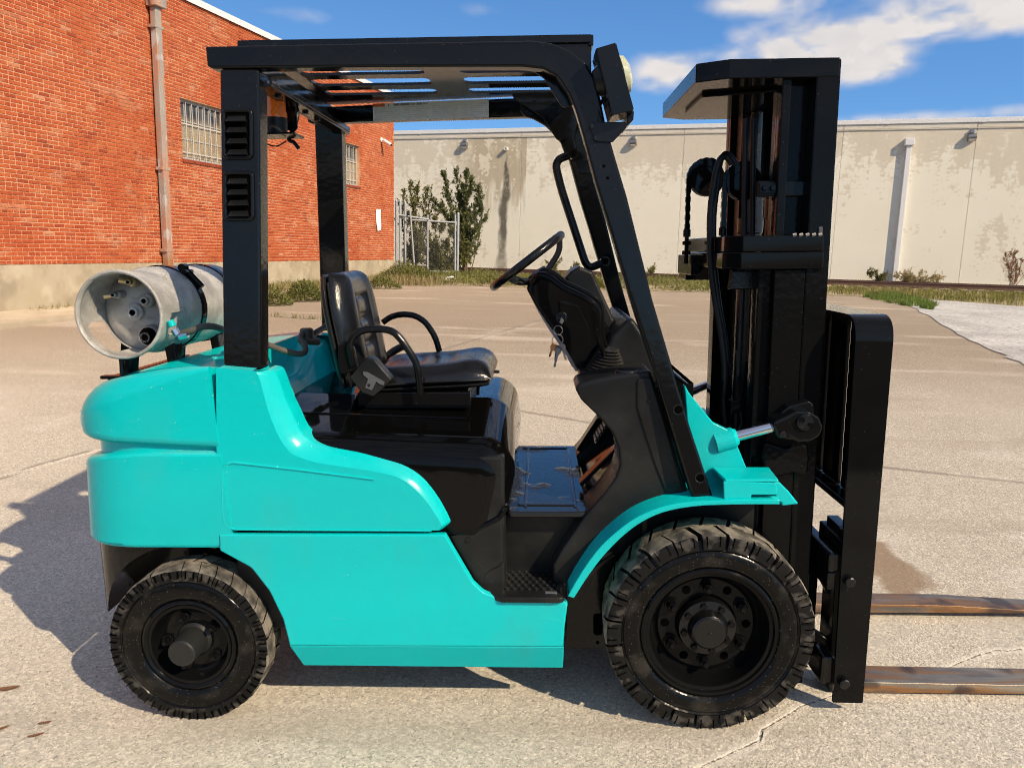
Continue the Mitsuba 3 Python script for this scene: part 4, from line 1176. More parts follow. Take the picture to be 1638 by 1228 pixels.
bead = [(x, .0395, z) for x, z in [(-1.0747,0.8371),(-1.3107,0.8673),(-1.5275,0.8915),(-1.5567,0.8811),(-1.5652,0.8479),(-1.5714,0.7051),(-1.5633,0.6754),(-1.535,0.6671),(-0.8948,0.6666)]]
m_bead = tube(bend(bead, .03, 6), .0045, 8)
a, b = pair('side_panel', m_fair, 'teal_paint', 22)
add(a + '__panel_bead', m_bead, 'teal_paint'); add(b + '__panel_bead', mirror(m_bead), 'teal_paint')
sk = [(-1.5866,0.6514),(-0.8494,0.6559),(-0.8262,0.6118),(-0.7616,0.4928),(-0.7276,0.4586),(-0.671,0.4397),(-0.4645,0.4341),(-0.4563,0.4201),(-0.4661,0.3374),(-0.4678,0.2715),(-1.3763,0.265),(-1.3937,0.3604),(-1.4335,0.4587),(-1.4884,0.5385),(-1.5876,0.5958)]
m_sk = slab(fillet(sk, [.004, .004, .02, .03, .05, .05, .01, .008, .03, .0, .0, .05, .06, .05, .01], 4), .030, .06, .007, None)
lf = [(-1.3763,0.265),(-0.4678,0.2715),(-0.4695,0.1759),(-1.3457,0.1732)]
zb = (lf[0][1] + lf[1][1]) / 2
m_lf = slab([lf[0], lf[1], lf[2], lf[3]], .031, .06, .002, None, yf=lambda x, z: np.clip(zb - z, 0, 1) * .42)
pair('skirt_panel', cat(m_sk, m_lf), 'teal_paint', 35)

# ---- black body inside, chassis, wheel housings
A('chassis', cat(box(-1.56, -.66, .085, 1.065, .30, .90, .01), box(-1.45, .12, .235, .915, .20, .66, .01), box(-.68, -.42, .21, .94, .2, .66, .01), box(-1.98, -1.5, .36, .79, .28, .62, .01), box(-.20, .20, .22, .93, .30, .80, .02)), 'black_plastic')
MT = None
pl_ = [(-0.4541,0.4072),(-0.2853,0.5342),(-0.2251,0.1781),(-0.4552,0.1754)]
pair('frame_plate', slab(pl_, .195, .21, .003, .02), 'black_paint')
A('frame_plate_slot', cat(slab(fillet([(-0.361,0.3087),(-0.3286,0.3091),(-0.3276,0.2298),(-0.3602,0.2294)], .014), .192, .197, 0), disc((*[[(-0.3447,0.2014)][0][0]], .197, [(-0.3447,0.2014)][0][1]), .006, .004)), 'dark_void')
# shroud under the counterweight with its wheel arch
sh = box(-2.075, -1.62, .075, 1.075, .33, .604, 0)
shm = mf(stack(cw_plan(lambda z: -2.063 + .02 * (.6 - z) / .3, .075, -1.62), [(0, lambda x, y: .33 + 0 * x), (0, lambda x, y: .604 + 0 * x)]))
for ya in (-.1, .80):
    cyl = m3.Manifold.cylinder(.45, .325, .325, 48).rotate((-90, 0, 0)).translate((-1.72, ya, .275))
    shm = shm - cyl
A('rear_shroud', tm(shm), 'black_paint', 30)
A('rear_axle', cat(box(-1.80, -1.60, .20, .95, .18, .40, .03), rod((-1.711, .17, .268), (-1.711, .98, .268), .06), rod((-1.70, .24, .33), (-1.70, .24, .52), .04)), 'black_cast')
A('front_axle', rod((0, .19, .335), (0, .96, .335), .10, 24), 'black_cast')

# ---- engine hood
hs = []
sp, ss = m3.Manifold.sphere(.105, 48), m3.Manifold.sphere(.085, 40)
for y, zr, zf_ in ((.180, .976, .952), (.52, 1.030, 1.010), (.97, 1.036, 1.014)):
    for (x, z) in [(-.742, zf_ - .105), (-.732, .83), (-.768, .66)]: hs.append(sp.translate((x, y, z)))
    for (x, z) in [(-1.44, zr - .085), (-1.42, .66)]: hs.append(ss.translate((x, {.18: .165, .97: .985}.get(y, y), z)))
hood = tm(m3.Manifold.batch_hull(hs))
H = A('engine_hood', hood, 'hood_gloss', 40)
lip = [(x, .085, z) for x, z in [(-0.9993,0.8153),(-0.9357,0.7521),(-0.8804,0.6713),(-0.8359,0.6415),(-0.7576,0.6548),(-0.6814,0.6938),(-0.6587,0.7279)]]
lipc = catmull(lip + [(lip[-1][0] - .004, .16, lip[-1][2] - .004), (lip[-1][0] - .004, 1.0, lip[-1][2])], 5)
add(FT + '__engine_hood__rim', tube(lipc, .009, 8), 'hood_gloss')
add(FT + '__engine_hood__crease', tube([(-1.40, .30, .9985), (-.80, .30, .9775)], .004, 6), 'hood_gloss')
(lp, lq, lr_, ls) = [(-1.2821,0.1072),(-1.2426,0.2367),(-1.1647,0.1459),(-1.1869,-0.0184)] if False else ((-1.30, .30), (-1.30, .40), (-1.2, .40), (-1.2, .30))
# teal deck between the engine hood and the counterweight, dished in the middle
def deck_z(x, y):
    s = np.clip((y - .09) / .97, 0, 1)
    dip = .12 * sstep(.02, .42, np.minimum(s, 1 - s)) * sstep(-1.80, -1.60, x)
    z = ztop(np.minimum(x, -1.56), y) + .003 - dip
    front = sstep(-1.515, -1.425, x) ** 1.2
    z = z * (1 - front) + (.985 - .05 * (1 - s)) * front - .12 * sstep(-1.425, -1.38, x)
    nx = np.interp(x, [-1.42, -1.389, -1.364, -1.324, -1.29], [1.187, 1.173, 1.093, .992, .95]) - .012
    return np.minimum(z, nx)
A('rear_deck', up(sheet(np.linspace(-1.86, -1.30, 48), np.linspace(.115, 1.035, 48), deck_z)), 'teal_paint', True)

# ---- overhead guard
outer = [(-1.5634,2.1704),(-1.0413,2.1709),(-0.6634,2.171),(-0.5697,2.1713),(-0.5098,2.1631),(-0.4537,2.1398),(-0.4087,2.1068),(-0.3822,2.0649),(-0.365,2.014),(-0.3475,1.9318),(-0.3144,1.8212),(-0.2792,1.7096),(-0.1969,1.3971),(-0.1338,1.1939),(-0.076,1.007),(0.0034,0.777)]
inn = [(-0.0614,0.7706),(-0.1302,0.9871),(-0.1918,1.1842),(-0.2641,1.3974),(-0.3315,1.6164),(-0.3764,1.7571),(-0.4151,1.896),(-0.438,1.9695),(-0.4608,2.019),(-0.4947,2.0666),(-0.536,2.0889),(-0.598,2.0962),(-1.043,2.1021),(-1.5425,2.1042),(-1.5596,2.1118)]
ring_ = [tuple(q) for q in outer] + [tuple(q) for q in inn]
G = FT + '__overhead_guard'
def mirror_g(m):
    v = np.array(m.vertices); v[:, 1] = 1.155 + (-.25 - v[:, 0]) * .16 - v[:, 1]
    return trimesh.Trimesh(v, np.array(m.faces)[:, ::-1], process=False)


rail = slab(fillet(ring_, .006, 2), 0, .060, .008, None, yf=LY)
ra, rb_ = add(G + '__side_rail', rail, 'black_paint', 40), None
add(G + '__side_rail', mirror_g(rail), 'black_paint', 40)
post = slab([(-1.5222,2.1039),(-1.5533,1.1947),(-1.432,1.1805),(-1.3996,2.1021)], .002, .080, .009, .012, yf=LY)
add(G + '__rear_post', post, 'black_paint', 40); add(G + '__rear_post', mirror_g(post), 'black_paint', 40)
def vent(pts, fl):
    P = fillet(pts, .012, 4); c = P.mean(0); out = []
    loop = [(x, lean(z) - .0005, z) for x, z in P]
    out.append(tube(loop, .0068, 10, closed=True))
    x0, z0 = pts[0]; x1, z1 = pts[2]
    w = slab(fillet(pts, .012, 4), -.0008, .0015, 0, None, yf=LY)
    sl = []
    for k in range(4):
        zt_ = z0 + (z1 - z0) * (k + .50) / 4.25; h = (z1 - z0) / 4.25 * .52
        a_, b_ = x0 + .010, x1 - .010
        v = [(a_ + .004, lean(zt_) - .001, zt_), (b_ - .004, lean(zt_) - .001, zt_), (b_, lean(zt_ + h) - .017, zt_ + h), (a_, lean(zt_ + h) - .017, zt_ + h), (b_, lean(zt_ + h) - .001, zt_ + h * 1.12), (a_, lean(zt_ + h) - .001, zt_ + h * 1.12)]
        sl.append(trimesh.Trimesh(v, [(0, 1, 2), (0, 2, 3), (3, 2, 4), (3, 4, 5), (0, 3, 5), (1, 4, 2)], process=False))
    return cat(out), w, sl
for P in ([(-1.5145,1.9803),(-1.429,1.9792),(-1.433,1.8395),(-1.5181,1.8405)], [(-1.5193,1.7934),(-1.4331,1.7925),(-1.437,1.6542),(-1.5228,1.6549)]):
    fr_, bk, sl = vent(P, 1)
    V = add(FT + '__vent', fr_, 'black_paint', 40)
    add(V + '__recess', bk, 'dark_void', False)
    for s_ in sl: add(V + '__slat', s_, 'black_plastic', False)
# slotted roof sheet
from shapely import box as sbox, unary_union
def rrect(x0, y0, x1, y1, r): return sbox(x0 + r, y0 + r, x1 - r, y1 - r).buffer(r, quad_segs=5)
slots = []
for y0_, y1_ in ((.305, .415), (.487, .602), (.668, .785), (.862, .962)):
    slots += [rrect(-1.40, y0_, -.955, y1_, .03), rrect(-.828, y0_, -.43, y1_, .03)]
roof = Polygon([(-1.484, .200), (-.388, .200), (-.388, 1.0), (-1.484, 1.17)]).difference(unary_union(slots))
rm = trimesh.creation.extrude_polygon(roof, .010, engine='earcut'); rm.apply_translation((0, 0, 2.180))
add(G + '__roof_sheet', rm, 'black_paint', 30)
add(G + '__roof_sheet__lip', cat(box(-1.484, -.388, .196, .204, 2.176, 2.200, .002), box(-.396, -.380, .2, 1.0, 2.168, 2.200, .003)), 'black_paint')
gus = [(-0.6856,2.1784),(-0.3865,2.1844),(-0.3855,2.0827),(-0.4004,2.0351),(-0.431,1.9949),(-0.4737,1.9881),(-0.5319,2.0757)]
for mm in (slab(gus, .206, .214, .002, .02),):
    add(G + '__gusset', mm, 'black_paint'); add(G + '__gusset', mirror(mm), 'black_paint')
gf = [(-0.6245,2.142),(-0.6247,2.1103),(-0.6043,2.0879),(-0.571,2.0789),(-0.5224,2.0525),(-0.4839,2.0151),(-0.4581,1.9826),(-0.4373,1.9277),(-0.3859,1.9321),(-0.4043,1.9943),(-0.3971,2.0632),(-0.4383,2.1468)]
fg = slab(gf, .965, .99, .005, .02)
add(G + '__gusset', fg, 'black_paint')
add(G + '__gusset__hole', disc(([(-0.441,2.0338)][0][0], .966, [(-0.441,2.0338)][0][1]), .016, .004), 'dark_void')
add(G + '__cross_member', cat(box(-1.435, -1.425, .16, 1.16, 2.055, 2.16, .002), box(-1.424, -1.372, .16, 1.16, 2.055, 2.064, .002), box(-1.378, -1.370, .16, 1.16, 2.0645, 2.085, .002)), 'black_paint')
for y in (.30, .45, .6, .75): add(G + '__cross_member__bolt', disc((-1.40, y, 2.0545), .012, .008, (0, 0, -1)), 'black_cast')
def far_in(x, z): return 1.155 + (-.25 - x) * .16 - lean(z) - .060
d_ = [(x, far_in(x, z) - .0015, z) for x, z in DEC]
add(G + '__warning_decal', M([d_[0], d_[1], d_[2], d_[3]], [(0, 1, 2, 3)]), 'decal', False, label='long pale decal of small print with an orange corner on the far roof rail')
for q in [(1085, 655), (1120, 764)]:
    (x, z), = [[(-0.1119,1.0565)], [(-0.0392,0.8393)]][0 if q[0] == 1085 else 1]
    for fl in (0, 1):
        o = lean(z) - .0022
        rg = lathe([(.0135, .002), (.0135, -.001), (.0165, -.002), (.019, .002)], 24, 'y', (x, lean(z), z)); ds_ = disc((x, lean(z) + .001, z), .0138, .0018)
        k_ = add(G + '__bolt_hole', mirror_g(ds_) if fl else ds_, 'dark_void')
        add(G + '__bolt_hole_ring', mirror_g(rg) if fl else rg, 'black_cast')
for (x, z) in [(-0.3502,1.8013),(-0.3385,1.766)]: add(G + '__bolt_hole', disc((x, lean(z) + .001, z), .005, .002), 'dark_void')

# ---- beacon
BC = FT + '__beacon'
bx, bz = -1.452, 2.048
add(BC, lathe([(1e-5, .072), (.030, .070), (.036, .058), (.037, -.02), (.040, -.03), (.040, -.044)], 28, 'z', (bx, .42, bz)), 'amber', 40, label='amber dome of the warning beacon')
add(BC + '__lamp', lathe([(1e-5, .05), (.016, .045), (.016, -.03), (1e-5, -.03)], 12, 'z', (bx, .42, bz)), 'brass', 40)
add(BC + '__base', lathe([(1e-5, -.045), (.041, -.045), (.041, -.062), (.038, -.095), (.030, -.098), (1e-5, -.098)], 28, 'z', (bx, .42, bz)), 'black_plastic')
brp = [(-1.4283,2.0919),(-1.3955,2.0914),(-1.3988,2.0335),(-1.3843,1.977),(-1.403,1.9584),(-1.5017,1.9701),(-1.5021,1.9638),(-1.4124,1.948),(-1.4266,2.0089)]
add(BC + '__bracket', cat(slab([(-1.4249,2.0937),(-1.3944,2.0892),(-1.3896,1.9786),(-1.4061,1.9599),(-1.436,1.9792)], .462, .47, .002, .004), plan([(-1.50, .36), (-1.37, .36), (-1.37, .48), (-1.50, .48)], bz - .105, bz - .099, .002, .01)), 'black_paint')
add(BC + '__cable', cat(tube(catmull([(-1.4096,0.5,2.0678),(-1.3978,0.5,2.0403),(-1.4037,0.49,1.9966),(-1.428,0.48,1.9447),(-1.4109,0.48,1.9317),(-1.3943,0.48,1.9103)], 6), .007, 8), tube(catmull([(-1.4939,0.42,1.9724),(-1.5085,0.42,1.9498),(-1.494,0.43,1.924),(-1.464,0.45,1.9158),(-1.4342,0.47,1.9349)], 6), .0025, 6)), 'black_plastic')

# ---- headlight with its guard
HL = FT + '__headlight'
cg = [(-0.3812,2.128),(-0.3232,2.1435),(-0.2679,1.9572),(-0.3311,1.9404)]
cg2 = np.array(cg)
add(HL + '__guard', cat(slab(cg, .070, .077, .002, .004), slab([cg2[0], cg2[0] + (cg2[3] - cg2[0]), cg2[3] + [.006, .001], cg2[0] + [.006, .001]], .077, .225, .001), slab([cg2[3], cg2[2], cg2[2] + [-.002, .007], cg2[3] + [-.002, .007]], .077, .225, .001)), 'black_paint', 30)
hc = np.array([[(-0.3021,2.0672)][0][0], .15, [(-0.3021,2.0672)][0][1]]); hax = np.array([.97, 0, .245]); hc = hc - hax * .010
add(HL, place(lathe([(1e-5, -.075), (.035, -.07), (.055, -.03), (.058, 0), (.062, .002), (.062, .014), (.058, .016)], 28, 'z'), hc, hax), 'black_plastic')
for k in range(3): add(HL + '__cooling_fin', place(lathe([(.05, 0), (.066, 0), (.066, .004), (.05, .004)], 28, 'z'), hc + hax * (-.045 + .014 * k), hax), 'steel_grey')
add(HL + '__lens', place(lathe([(.058, .0165), (.054, .030), (.035, .040), (1e-5, .043)], 28, 'z'), hc, hax), 'lamp_lens', 40)
mb = [(-0.3926,1.9306),(-0.2817,1.9291),(-0.2852,1.9109),(-0.3243,1.8711),(-0.3791,1.8736),(-0.3849,1.8938),(-0.3925,1.9123)]
add(HL + '__mounting_plate', slab(mb, -.007, -.0005, .0015, .004, yf=LY), 'black_paint')
add(HL + '__mounting_plate__edge', slab([(-0.2838,1.9547),(-0.2614,1.9617),(-0.263,1.9362),(-0.2815,1.9163)], -.006, .15, .002, .003, yf=LY), 'black_paint')
for (x, z) in [(-0.3869,1.9177),(-0.3754,1.8845)]: add(HL + '__mounting_plate__bolt', bolt((x, lean(z) - .007, z), .0085, .006), 'black_cast', 20)
add(HL + '__cable', tube(catmull([(-0.3464,0.15,2.003),(-0.3639,0.14,1.9833),(-0.3681,0.13,1.9563),(-0.3592,0.12,1.9293)], 6), .0065, 8), 'black_plastic')
add(HL + '__rear_plate', slab([(-0.375,1.9997),(-0.3557,2.0013),(-0.3453,1.9492),(-0.3608,1.9438)], .19, .20, .002), 'black_paint')

# ---- grab handle on the far front leg
GH = FT + '__grab_handle'
add(GH, tube(bend([(-0.4089,0.93,1.9357),(-0.4847,0.93,1.9097),(-0.4591,0.925,1.8029),(-0.3581,0.91,1.5002),(-0.3373,0.91,1.4771),(-0.276,0.91,1.5047)], .045, 7), .0165, 14), 'black_paint', 40)
for q in [(-0.4101,0.9,1.9322),(-0.2786,0.88,1.5051)]:
    add(GH + '__flange', rod(np.array(q) + [0, .03, 0], np.array(q) - [0, .012, 0], .021), 'black_paint', 30)
    add(GH + '__bolt_hole', disc(np.array(q) - [0, .0125, 0], .0125, .001), 'dark_void')
add(GH + '__bracket', slab([(-0.4053,1.9135),(-0.3442,1.9128),(-0.3386,1.8633),(-0.3845,1.8588)], .94, .955, .003), 'black_paint')

# ---- seat
def pad(org, U, N, L, wid, front, back, nu=40, nv=30):
    """upholstered pad: org bottom middle, U along it, N out of its face; wid(s), front(s, t), back(s, t) with t from -1 to 1 across"""
    org, U, N = (np.array(a, float) for a in (org, U, N)); U = U / np.linalg.norm(U); N = N / np.linalg.norm(N); Yv = np.array([0, 1.0, 0])
    s = np.sin(np.linspace(-math.pi / 2, math.pi / 2, nu)) * .5 + .5; t = np.sin(np.linspace(-math.pi / 2, math.pi / 2, nv))
    S, Tt = np.meshgrid(s, t, indexing='ij'); W = wid(S)
    e = np.clip(1 - np.abs(Tt) ** 5, 0, 1) ** .5 * np.clip(1 - np.abs(2 * S - 1) ** 9, 0, 1) ** .5
    def lay(fn, sg): return (org + U * (S * L)[..., None] + Yv * (Tt * W)[..., None] + N * (sg * fn(S, Tt) * e)[..., None]).reshape(-1, 3)
    i = np.arange(nu - 1)[:, None] * nv + np.arange(nv - 1)[None]
    q = np.stack([i, i + 1, i + nv + 1, i + nv], -1).reshape(-1, 4)
    a, b = M(lay(front, 1), q), M(lay(back, -1), q[:, ::-1])
    return fixn(cat(a, b))


ST = FT + '__seat'
bo, bt = np.array([-1.215, .575, 1.075]), np.array([-1.285, .575, 1.478])
bU = bt - bo; bN = np.array([bU[2], 0, -bU[0]])
def bfront(s, t):
    f = .052 + .020 * np.exp(-((np.abs(t) - .72) / .22) ** 2)
    ins = (np.abs(t) < .36) & (s > .10) & (s < .78)
    k = (s - .10) / .68 * 3; fr = np.abs(np.mod(k, 1) - .5) * 2
    g = np.clip(1 - (np.abs(t) / .36) ** 6, 0, 1)
    return np.where(ins, f - .022 * np.clip(g * 6, 0, 1) + .020 * np.clip(1 - fr ** 4, 0, 1) * g, f)
bw = lambda s: .238 * (1 - .22 * np.clip((s - .55) / .45, 0, 1) ** 2.2 - .06 * np.clip((.25 - s) / .25, 0, 1) ** 2)
add(ST + '__backrest', pad(bo, bU, bN, np.linalg.norm(bU), bw, bfront, lambda s, t: .012 + 0 * s, 60, 50), 'black_vinyl', True)
add(ST + '__backrest_shell', pad(bo - bN / np.linalg.norm(bN) * .020, bU, bN, np.linalg.norm(bU) * .995, lambda s: bw(s) + .004, lambda s, t: .010 + 0 * s, lambda s, t: .030 + 0 * s), 'black_plastic', True)
sN = np.array([-.05, 0, 1.0]); sU = np.array([1.0, 0, .05])
def cfront(s, t):
    f = .048 + .016 * np.exp(-((np.abs(t) - .74) / .2) ** 2) + .012 * np.exp(-((s - .86) / .16) ** 2)
    return f - .006 * np.exp(-((np.mod(s * 4, 1) - .5) / .12) ** 2) * (np.abs(t) < .5) * (s < .8)
add(ST + '__cushion', pad([-1.17, .575, 1.085], sU, sN, .455, lambda s: .243 * (1 - .10 * np.clip((s - .75) / .25, 0, 1) ** 2), cfront, lambda s, t: .014 + 0 * s, 50, 40), 'black_vinyl', True)
add(ST + '__cushion_pan', pad([-1.18, .575, 1.068], sU, sN, .46, lambda s: .238 + 0 * s, lambda s, t: .012 + 0 * s, lambda s, t: .018 + 0 * s), 'black_plastic', True)
seam = [(-1.165 + .45 * k, .575 - .2455 * (1 - .10 * max(0, (k - .75) / .25) ** 2), 1.083 + .0225 * k + .006 * math.sin(k * 3)) for k in np.linspace(.02, .97, 16)]
add(ST + '__piping', tube(seam, .0035, 6), 'black_plastic')
bs = []
for k in np.linspace(.05, .92, 16):
    q = bo + bU * k - bN / np.linalg.norm(bN) * .004; bs.append((q[0], .575 - float(bw(np.array(k))) - .001, q[2]))
add(ST + '__piping', tube(bs, .0035, 6), 'black_plastic')
arm1 = bend([(-1.1931,0.315,1.1631),(-1.202,0.31,1.2336),(-1.184,0.305,1.2688),(-1.153,0.305,1.287),(-1.0902,0.305,1.291),(-1.0474,0.305,1.2823),(-1.0203,0.305,1.2531),(-0.9679,0.3,1.1736),(-0.958,0.3,1.0619)], .03, 5)
arm2 = bend([(-1.193,0.84,1.2624),(-1.162,0.845,1.285),(-1.1202,0.845,1.2964),(-1.0633,0.845,1.2936),(-1.0175,0.845,1.2664),(-0.9776,0.845,1.2042),(-0.9609,0.845,1.1416)], .03, 5)
for q in (arm1, arm2): add(ST + '__armrest', tube(q, .0125, 14), 'black_paint', 50)
add(ST + '__base_frame', box(-1.17, -.80, .36, .79, 1.00, 1.064, .006), 'black_plastic')
add(ST + '__hinge_plate', slab([(-1.2433,1.2328),(-1.2007,1.2566),(-1.1851,1.2152),(-1.1791,1.1494),(-1.2393,1.1275),(-1.2456,1.1825)], .315, .328, .003, .012), 'black_paint')
for y in (.345, .775): add(ST + '__slide_rail', box(-1.19, -.79, y, y + .03, 1.012, 1.062, .004), 'black_paint')
add(ST + '__adjuster_handle', box(-.745, -.70, .60, .625, 1.088, 1.098, .003), 'black_plastic')
BU = ST + '__belt_retractor'
add(BU, slab([(-1.1972,1.1249),(-1.1337,1.1973),(-1.1082,1.1897),(-1.0835,1.1594),(-1.0503,1.1203),(-1.0861,1.0855),(-1.1175,1.0592),(-1.156,1.0724)], .268, .325, .006, .008), 'black_plastic')
bp_ = Polygon([(-1.1476,1.1487),(-1.1326,1.1465),(-1.1074,1.1314),(-1.0759,1.1129),(-1.0784,1.101),(-1.0912,1.1043),(-1.1038,1.114),(-1.12,1.0837),(-1.1434,1.0924),(-1.1314,1.1227),(-1.148,1.1379)]).difference(Polygon([(-1.1342,1.1076),(-1.1235,1.1043),(-1.1283,1.0935),(-1.1367,1.0967)]))
bm = trimesh.creation.extrude_polygon(bp_, .003, engine='earcut'); bm = fixn(trimesh.Trimesh(np.array(bm.vertices)[:, [0, 2, 1]] + [0, .2645, 0], bm.faces, process=False))
add(ST + '__buckle_tongue', bm, 'dull_steel', False, label='steel seat belt tongue lying on the retractor box')
add(ST + '__seat_belt', tube(catmull([(-1.2072,0.8,1.0756),(-1.1658,0.81,1.1312),(-1.1219,0.83,1.1596),(-1.101,0.86,1.1637)], 5), .016, 8), 'black_plastic')

# ---- dashboard, steering, levers
DB = FT + '__dashboard'
con = [(-0.5907,1.412),(-0.5795,1.4384),(-0.5484,1.4625),(-0.4952,1.4511),(-0.4529,1.4156),(-0.3752,1.3975),(-0.3027,1.2859),(-0.2724,1.1957),(-0.2935,1.1047),(-0.395,1.1048),(-0.4156,1.1438),(-0.47,1.2302),(-0.5195,1.2957),(-0.5574,1.3518)]
add(DB, slab(con, .44, .72, .012, .012), 'black_gloss', 40)
pod = [(-0.4533,1.4485),(-0.4326,1.4737),(-0.4004,1.4929),(-0.3494,1.4731),(-0.3375,1.4432),(-0.3018,1.3668),(-0.2659,1.2921),(-0.2766,1.2263),(-0.3426,1.2736),(-0.4018,1.3673)]
add(DB + '__display_pod', slab(pod, .56, .80, .012, .012), 'black_plastic', 40)
trim = [(-0.5927,1.4171),(-0.5773,1.3862),(-0.5507,1.3329),(-0.5129,1.2703),(-0.4636,1.1982),(-0.432,1.146),(-0.4161,1.1164),(-0.4049,1.1209),(-0.4231,1.1573),(-0.4592,1.2139),(-0.5085,1.2881),(-0.5485,1.3551),(-0.5794,1.4171)]
add(DB + '__trim_strip', slab(trim, .46, .70, .003), 'steel_grey')
tr2 = [(-0.3106,1.0804),(-0.3169,1.2052),(-0.2986,1.2526),(-0.2432,1.3137),(-0.2246,1.3183),(-0.1813,1.2593),(-0.1469,1.1856),(-0.1147,1.1162),(-0.1209,1.0801)]
add(DB + '__tray', slab(tr2, .36, .98, .016, .02), 'black_plastic', 40)
add(DB + '__tray__pocket', plan([(-0.2338,0.8858),(-0.1757,1.0405),(-0.2005,0.5597),(-0.2653,0.3798)], 1.262, 1.279, .004, .02), 'dark_void')
add(DB + '__side_panel', slab([(-0.4797,1.381),(-0.4086,1.3585),(-0.3747,1.2871),(-0.3511,1.1633),(-0.3732,1.1247),(-0.4137,1.1339),(-0.4568,1.2201)], .434, .445, .004, .012), 'black_gloss')
add(DB + '__column_cover', slab([(-0.591,1.4154),(-0.582,1.4465),(-0.5484,1.4795),(-0.506,1.4881),(-0.4792,1.4614),(-0.4635,1.428),(-0.5081,1.3971),(-0.5619,1.3885)], .46, .70, .012, .012), 'black_gloss', 40)
(kx, kz), = [(-0.4683,1.3143)]
add(DB + '__ignition', cat(disc((kx, .44, kz), .021, .012), disc((kx, .43, kz), .013, .014)), 'black_cast')
SW = FT + '__steering_wheel'
sc_ = np.array([-.592, .575, 1.512]); sU_ = np.array([.257, 0, .194]); sU_ /= np.linalg.norm(sU_); sNn = np.array([-sU_[2], 0, sU_[0]])
th = np.linspace(0, 2 * math.pi, 65)[:-1]
add(SW, tube([sc_ + .155 * (math.cos(t) * sU_ + math.sin(t) * np.array([0, 1, 0])) for t in th], .0155, 14, closed=True), 'black_vinyl', True)
for a in (0.0, 2.2, 4.08):
    d = math.cos(a) * sU_ + math.sin(a) * np.array([0, 1, 0])
    add(SW + '__spoke', tube(catmull([sc_ + .150 * d, sc_ + .11 * d - .045 * sNn, sc_ + .03 * d - .075 * sNn], 5), [.011] * 10 + [.011], 10), 'black_vinyl', True)
add(SW + '__hub', cat(place(lathe([(1e-5, .0), (.040, -.006), (.045, -.03), (.032, -.055), (1e-5, -.055)], 24, 'z'), sc_ - sNn * .045, sNn)), 'black_plastic')
add(FT + '__steering_column', tube([sc_ - sNn * .095, sc_ - sNn * .17 + [.02, 0, 0], sc_ - sNn * .30 + [.05, 0, 0]], [.042, .055, .075], 20), 'black_gloss', 40)
kn = [(-0.6051,0.4,1.4449),(-0.6171,0.36,1.453),(-0.6333,0.33,1.45)]
add(FT + '__turn_lever', tube(kn, [.006, .009, .011], 10), 'black_plastic', 40)
for off, zo in ((0, 0), (.035, .012)):
    q = [(-0.5703,0.42,1.4396),(-0.544,0.4,1.464),(-0.5052,0.37,1.4541),(-0.4673,0.34,1.4274),(-0.4154,0.31,1.4034),(-0.3801,0.3,1.3849),(-0.3525,0.3,1.3596),(-0.3458,0.3,1.3258),(-0.3429,0.3,1.2579),(-0.3265,0.31,1.1966)]
    q = [np.array(a) + [0.012 * (off > 0), off, zo] for a in q]
    add(FT + '__control_lever', tube(catmull(q, 5), np.interp(np.linspace(0, 1, 46), [0, .12, .3, 1], [.013, .016, .011, .0085]), 12), 'black_gloss', 50)
bc_, = [(-0.3262,0.33,1.1416)]
pr_ = []
for k in range(9):
    r = .066 - .0045 * k; z = .008 * k * 1.15
    pr_ += [(r, z), (r + .004, z + .003), (r, z + .006), (r - .007, z + .0075)]
add(FT + '__lever_boot', place(lathe([(1e-5, -.03)] + [(.070, -.03)] + [(r * 1.08, z * 1.1) for r, z in pr_] + [(1e-5, .094)], 32, 'z'), np.array(bc_) + [.012, .03, -.012], (.10, -.15, 1)), 'black_plastic', 30)
add(FT + '__yellow_tag', slab([(-0.3483,1.4799),(-0.3328,1.4697),(-0.3015,1.4287),(-0.2729,1.4004),(-0.3089,1.398),(-0.3247,1.4288)], .90, .905, .001), 'yellow_tag', label='small yellow tag hanging behind the dashboard')

# ---- front cowl, floor, pedals, step
cow = [(-0.4326,1.1137),(-0.4248,1.1299),(-0.3732,1.146),(-0.3039,1.16),(-0.1954,1.1739),(-0.153,1.0565),(-0.1138,0.9373),(-0.0738,0.8078),(-0.0559,0.7528),(-0.1407,0.7397),(-0.2214,0.7116),(-0.29,0.6618),(-0.3569,0.5963),(-0.412,0.5193),(-0.4532,0.4459),(-0.4761,0.4323),(-0.5034,0.4588),(-0.5035,0.5142),(-0.4704,0.5781),(-0.3949,0.6935),(-0.3364,0.7644),(-0.2986,0.8197),(-0.2852,0.866),(-0.2921,0.9224),(-0.3151,0.9743),(-0.3619,1.0278),(-0.4124,1.077)]
cr = [.02, .02, .0, .0, .01, 0, 0, 0, .01, .02, .05, .05, .05, .04, .02, .01, .02, .03, .08, .06, .05, .06, .06, .06, .05, .03]
CW_ = A('front_cowl', slab(fillet(cow, cr, 4), .115, .31, .012, None), 'black_plastic', 40)
rim_ = [(-0.2528,1.0769),(-0.2306,1.1579),(-0.1953,1.1659),(-0.0758,0.8078),(-0.1657,0.7651),(-0.1874,0.8285),(-0.2304,0.9537)]
add(CW_ + '__raised_panel', slab([(-0.2383,1.1458),(-0.195,1.1538),(-0.1478,1.0115),(-0.0858,0.8035),(-0.0768,0.774),(-0.1332,0.7652),(-0.172,0.86),(-0.2108,0.9744),(-0.2365,1.0565)], .108, .125, .006, .012), 'black_plastic')
for (x, z) in [(-0.1986,1.0768),(-0.1036,0.8023)]: add(CW_ + '__bolt', disc((x, .108, z), .006, .004), 'black_cast')
far_c = slab(fillet(cow, cr, 4), .115, .31, .012, None); A('front_cowl', mirror(far_c), 'black_plastic', 40)
